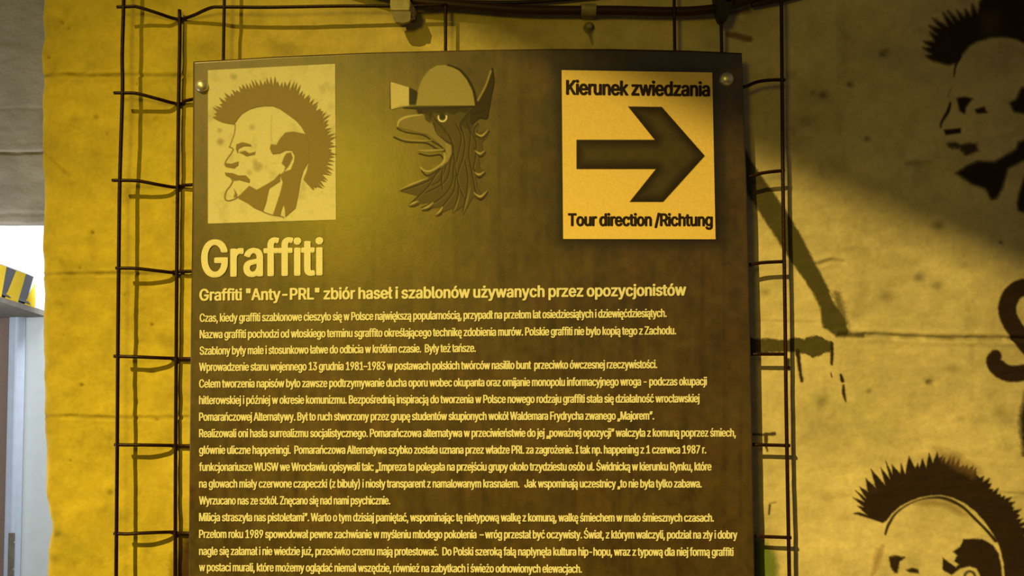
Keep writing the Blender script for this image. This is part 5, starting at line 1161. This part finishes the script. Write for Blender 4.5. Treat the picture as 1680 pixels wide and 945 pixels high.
# lower stencil head
cv = Canvas(1388, 722, 1735, 985, 1.5, (1380, 720), 4.2)
rng = random.Random(3)
crest = [(285, 578), (180, 540), (85, 513), (120, 505), (180, 525), (110, 460), (155, 468), (78, 402), (155, 430), (95, 352), (165, 405), (122, 328), (180, 360), (165, 270), (235, 335), (200, 205), (300, 318), (268, 195), (332, 275), (303, 150), (350, 245), (345, 175), (405, 238), (408, 165), (438, 240), (462, 118), (505, 200), (525, 165), (535, 200), (556, 135), (585, 200), (600, 95), (630, 165), (655, 90), (670, 130), (700, 110)]
out2 = [(700, 110), (760, 120), (830, 165), (910, 185), (960, 240), (1030, 290), (1080, 350), (1150, 390), (1215, 470), (1270, 540), (1310, 640), (1340, 760), (1350, 900), (1340, 1080)]
inn2 = [(640, 300), (700, 330), (780, 350), (850, 380), (900, 420), (950, 470), (1000, 530), (1040, 590), (1070, 650), (1090, 700), (1110, 760), (1120, 850), (1125, 950), (1125, 1080)]
sp2 = spiky(inn2, out2, 38, rng, .16, .80)
arc = [(1125, 1080), (1125, 950), (1115, 850), (1085, 730), (1035, 640), (980, 560), (915, 490), (840, 435), (760, 400), (690, 385), (620, 385), (540, 400), (470, 425), (400, 465), (350, 510), (310, 560)]
cv.poly(crest + sp2 + arc, BK, 3.2, .97, wob=.8)
cv.poly([(640, 60), (760, 90), (860, 150), (960, 220), (900, 260), (700, 150)], (0.25, .15, .06), 14, .35, wob=4)
cv.line([(305, 655, 3), (325, 590, 4), (370, 520, 3), (450, 455, 2), (550, 415, 2), (660, 402, 4), (740, 418, 5), (830, 465, 4), (900, 530, 4), (990, 620, 4), (1060, 700, 5)], 4, BK, 3, .9)
cv.poly([(500, 440), (620, 420), (740, 440), (860, 520), (820, 520), (700, 460), (560, 450)], (0.3, .2, .08), 12, .5)
cv.poly([(330, 815), (370, 803), (440, 815), (400, 850), (390, 920), (370, 925), (340, 880)], BK, 4, .9, wob=1.5)
cv.poly([(450, 905), (490, 888), (530, 900), (535, 925), (470, 918)], BK, 4, .92)
cv.poly([(840, 690), (900, 686), (970, 690), (1040, 730), (1080, 790), (1100, 880), (1105, 1080), (960, 1080), (955, 940), (930, 890), (880, 875), (820, 890), (760, 935), (700, 900), (700, 820), (740, 850), (790, 885), (810, 865), (780, 840), (800, 800), (770, 775), (820, 740)], BK, 3.5, .96, wob=1)
cv.line([(870, 1000), (850, 940), (880, 910), (915, 930), (925, 990)], 3, BK, 4, .9)
cv.poly([(250, 760), (290, 740), (280, 800), (240, 900), (215, 940), (225, 860)], (0.3, .2, .08), 10, .45, wob=3)
paint(cv, 'stencil_portrait', 'lower dark stencilled head with spiked crest, at the bottom right corner')

# ------------------------------------------------------------------ the spotlight that lights the wall (outside the frame)
sl = empty('ceiling_spotlight', KEY, 'black ceiling spotlight with two added plates that block its light, aimed at the wall', 'lamp')
dirv = (Vector((-0.3, 0, 1.3)) - KEY).normalized()
bm = bmesh.new(); lathe_bm(bm, KEY - dirv * .02, -dirv, [(0, .0), (.05, .0), (.07, -.03), (.075, -.03), (.06, .02), (.06, .2), (.03, .24), (0, .24)], 24)
bmobj('housing', bm, M_lampbody, sl, True)
bm = bmesh.new(); tube_bm(bm, [KEY - dirv * .18, KEY - dirv * .18 + Vector((0, 0, .35)), Vector((KEY.x - dirv.x * .18, KEY.y - dirv.y * .18, 8.0))], .012, 8)
bmobj('stem', bm, M_lampbody, sl)
F_ = 0.08


def block_plate(wpts):  # added out-of-view plate that cuts the spot's light to shape
    bm = bmesh.new()
    prism(bm, [KEY + (Vector(p) - KEY) * F_ for p in wpts], -dirv * 0.002)
    bmobj('light_block_plate', bm, M_lampbody, sl)


def W(px, py): return V(px, py, 0.0)
block_plate([W(300, -142), W(2300, 722), W(2300, -900), W(300, -900)])
block_plate([(-0.93, 0, -0.6), (-0.93, 0, 3.2), (-2.4, 0, 3.2), (-2.4, 0, -0.6)])
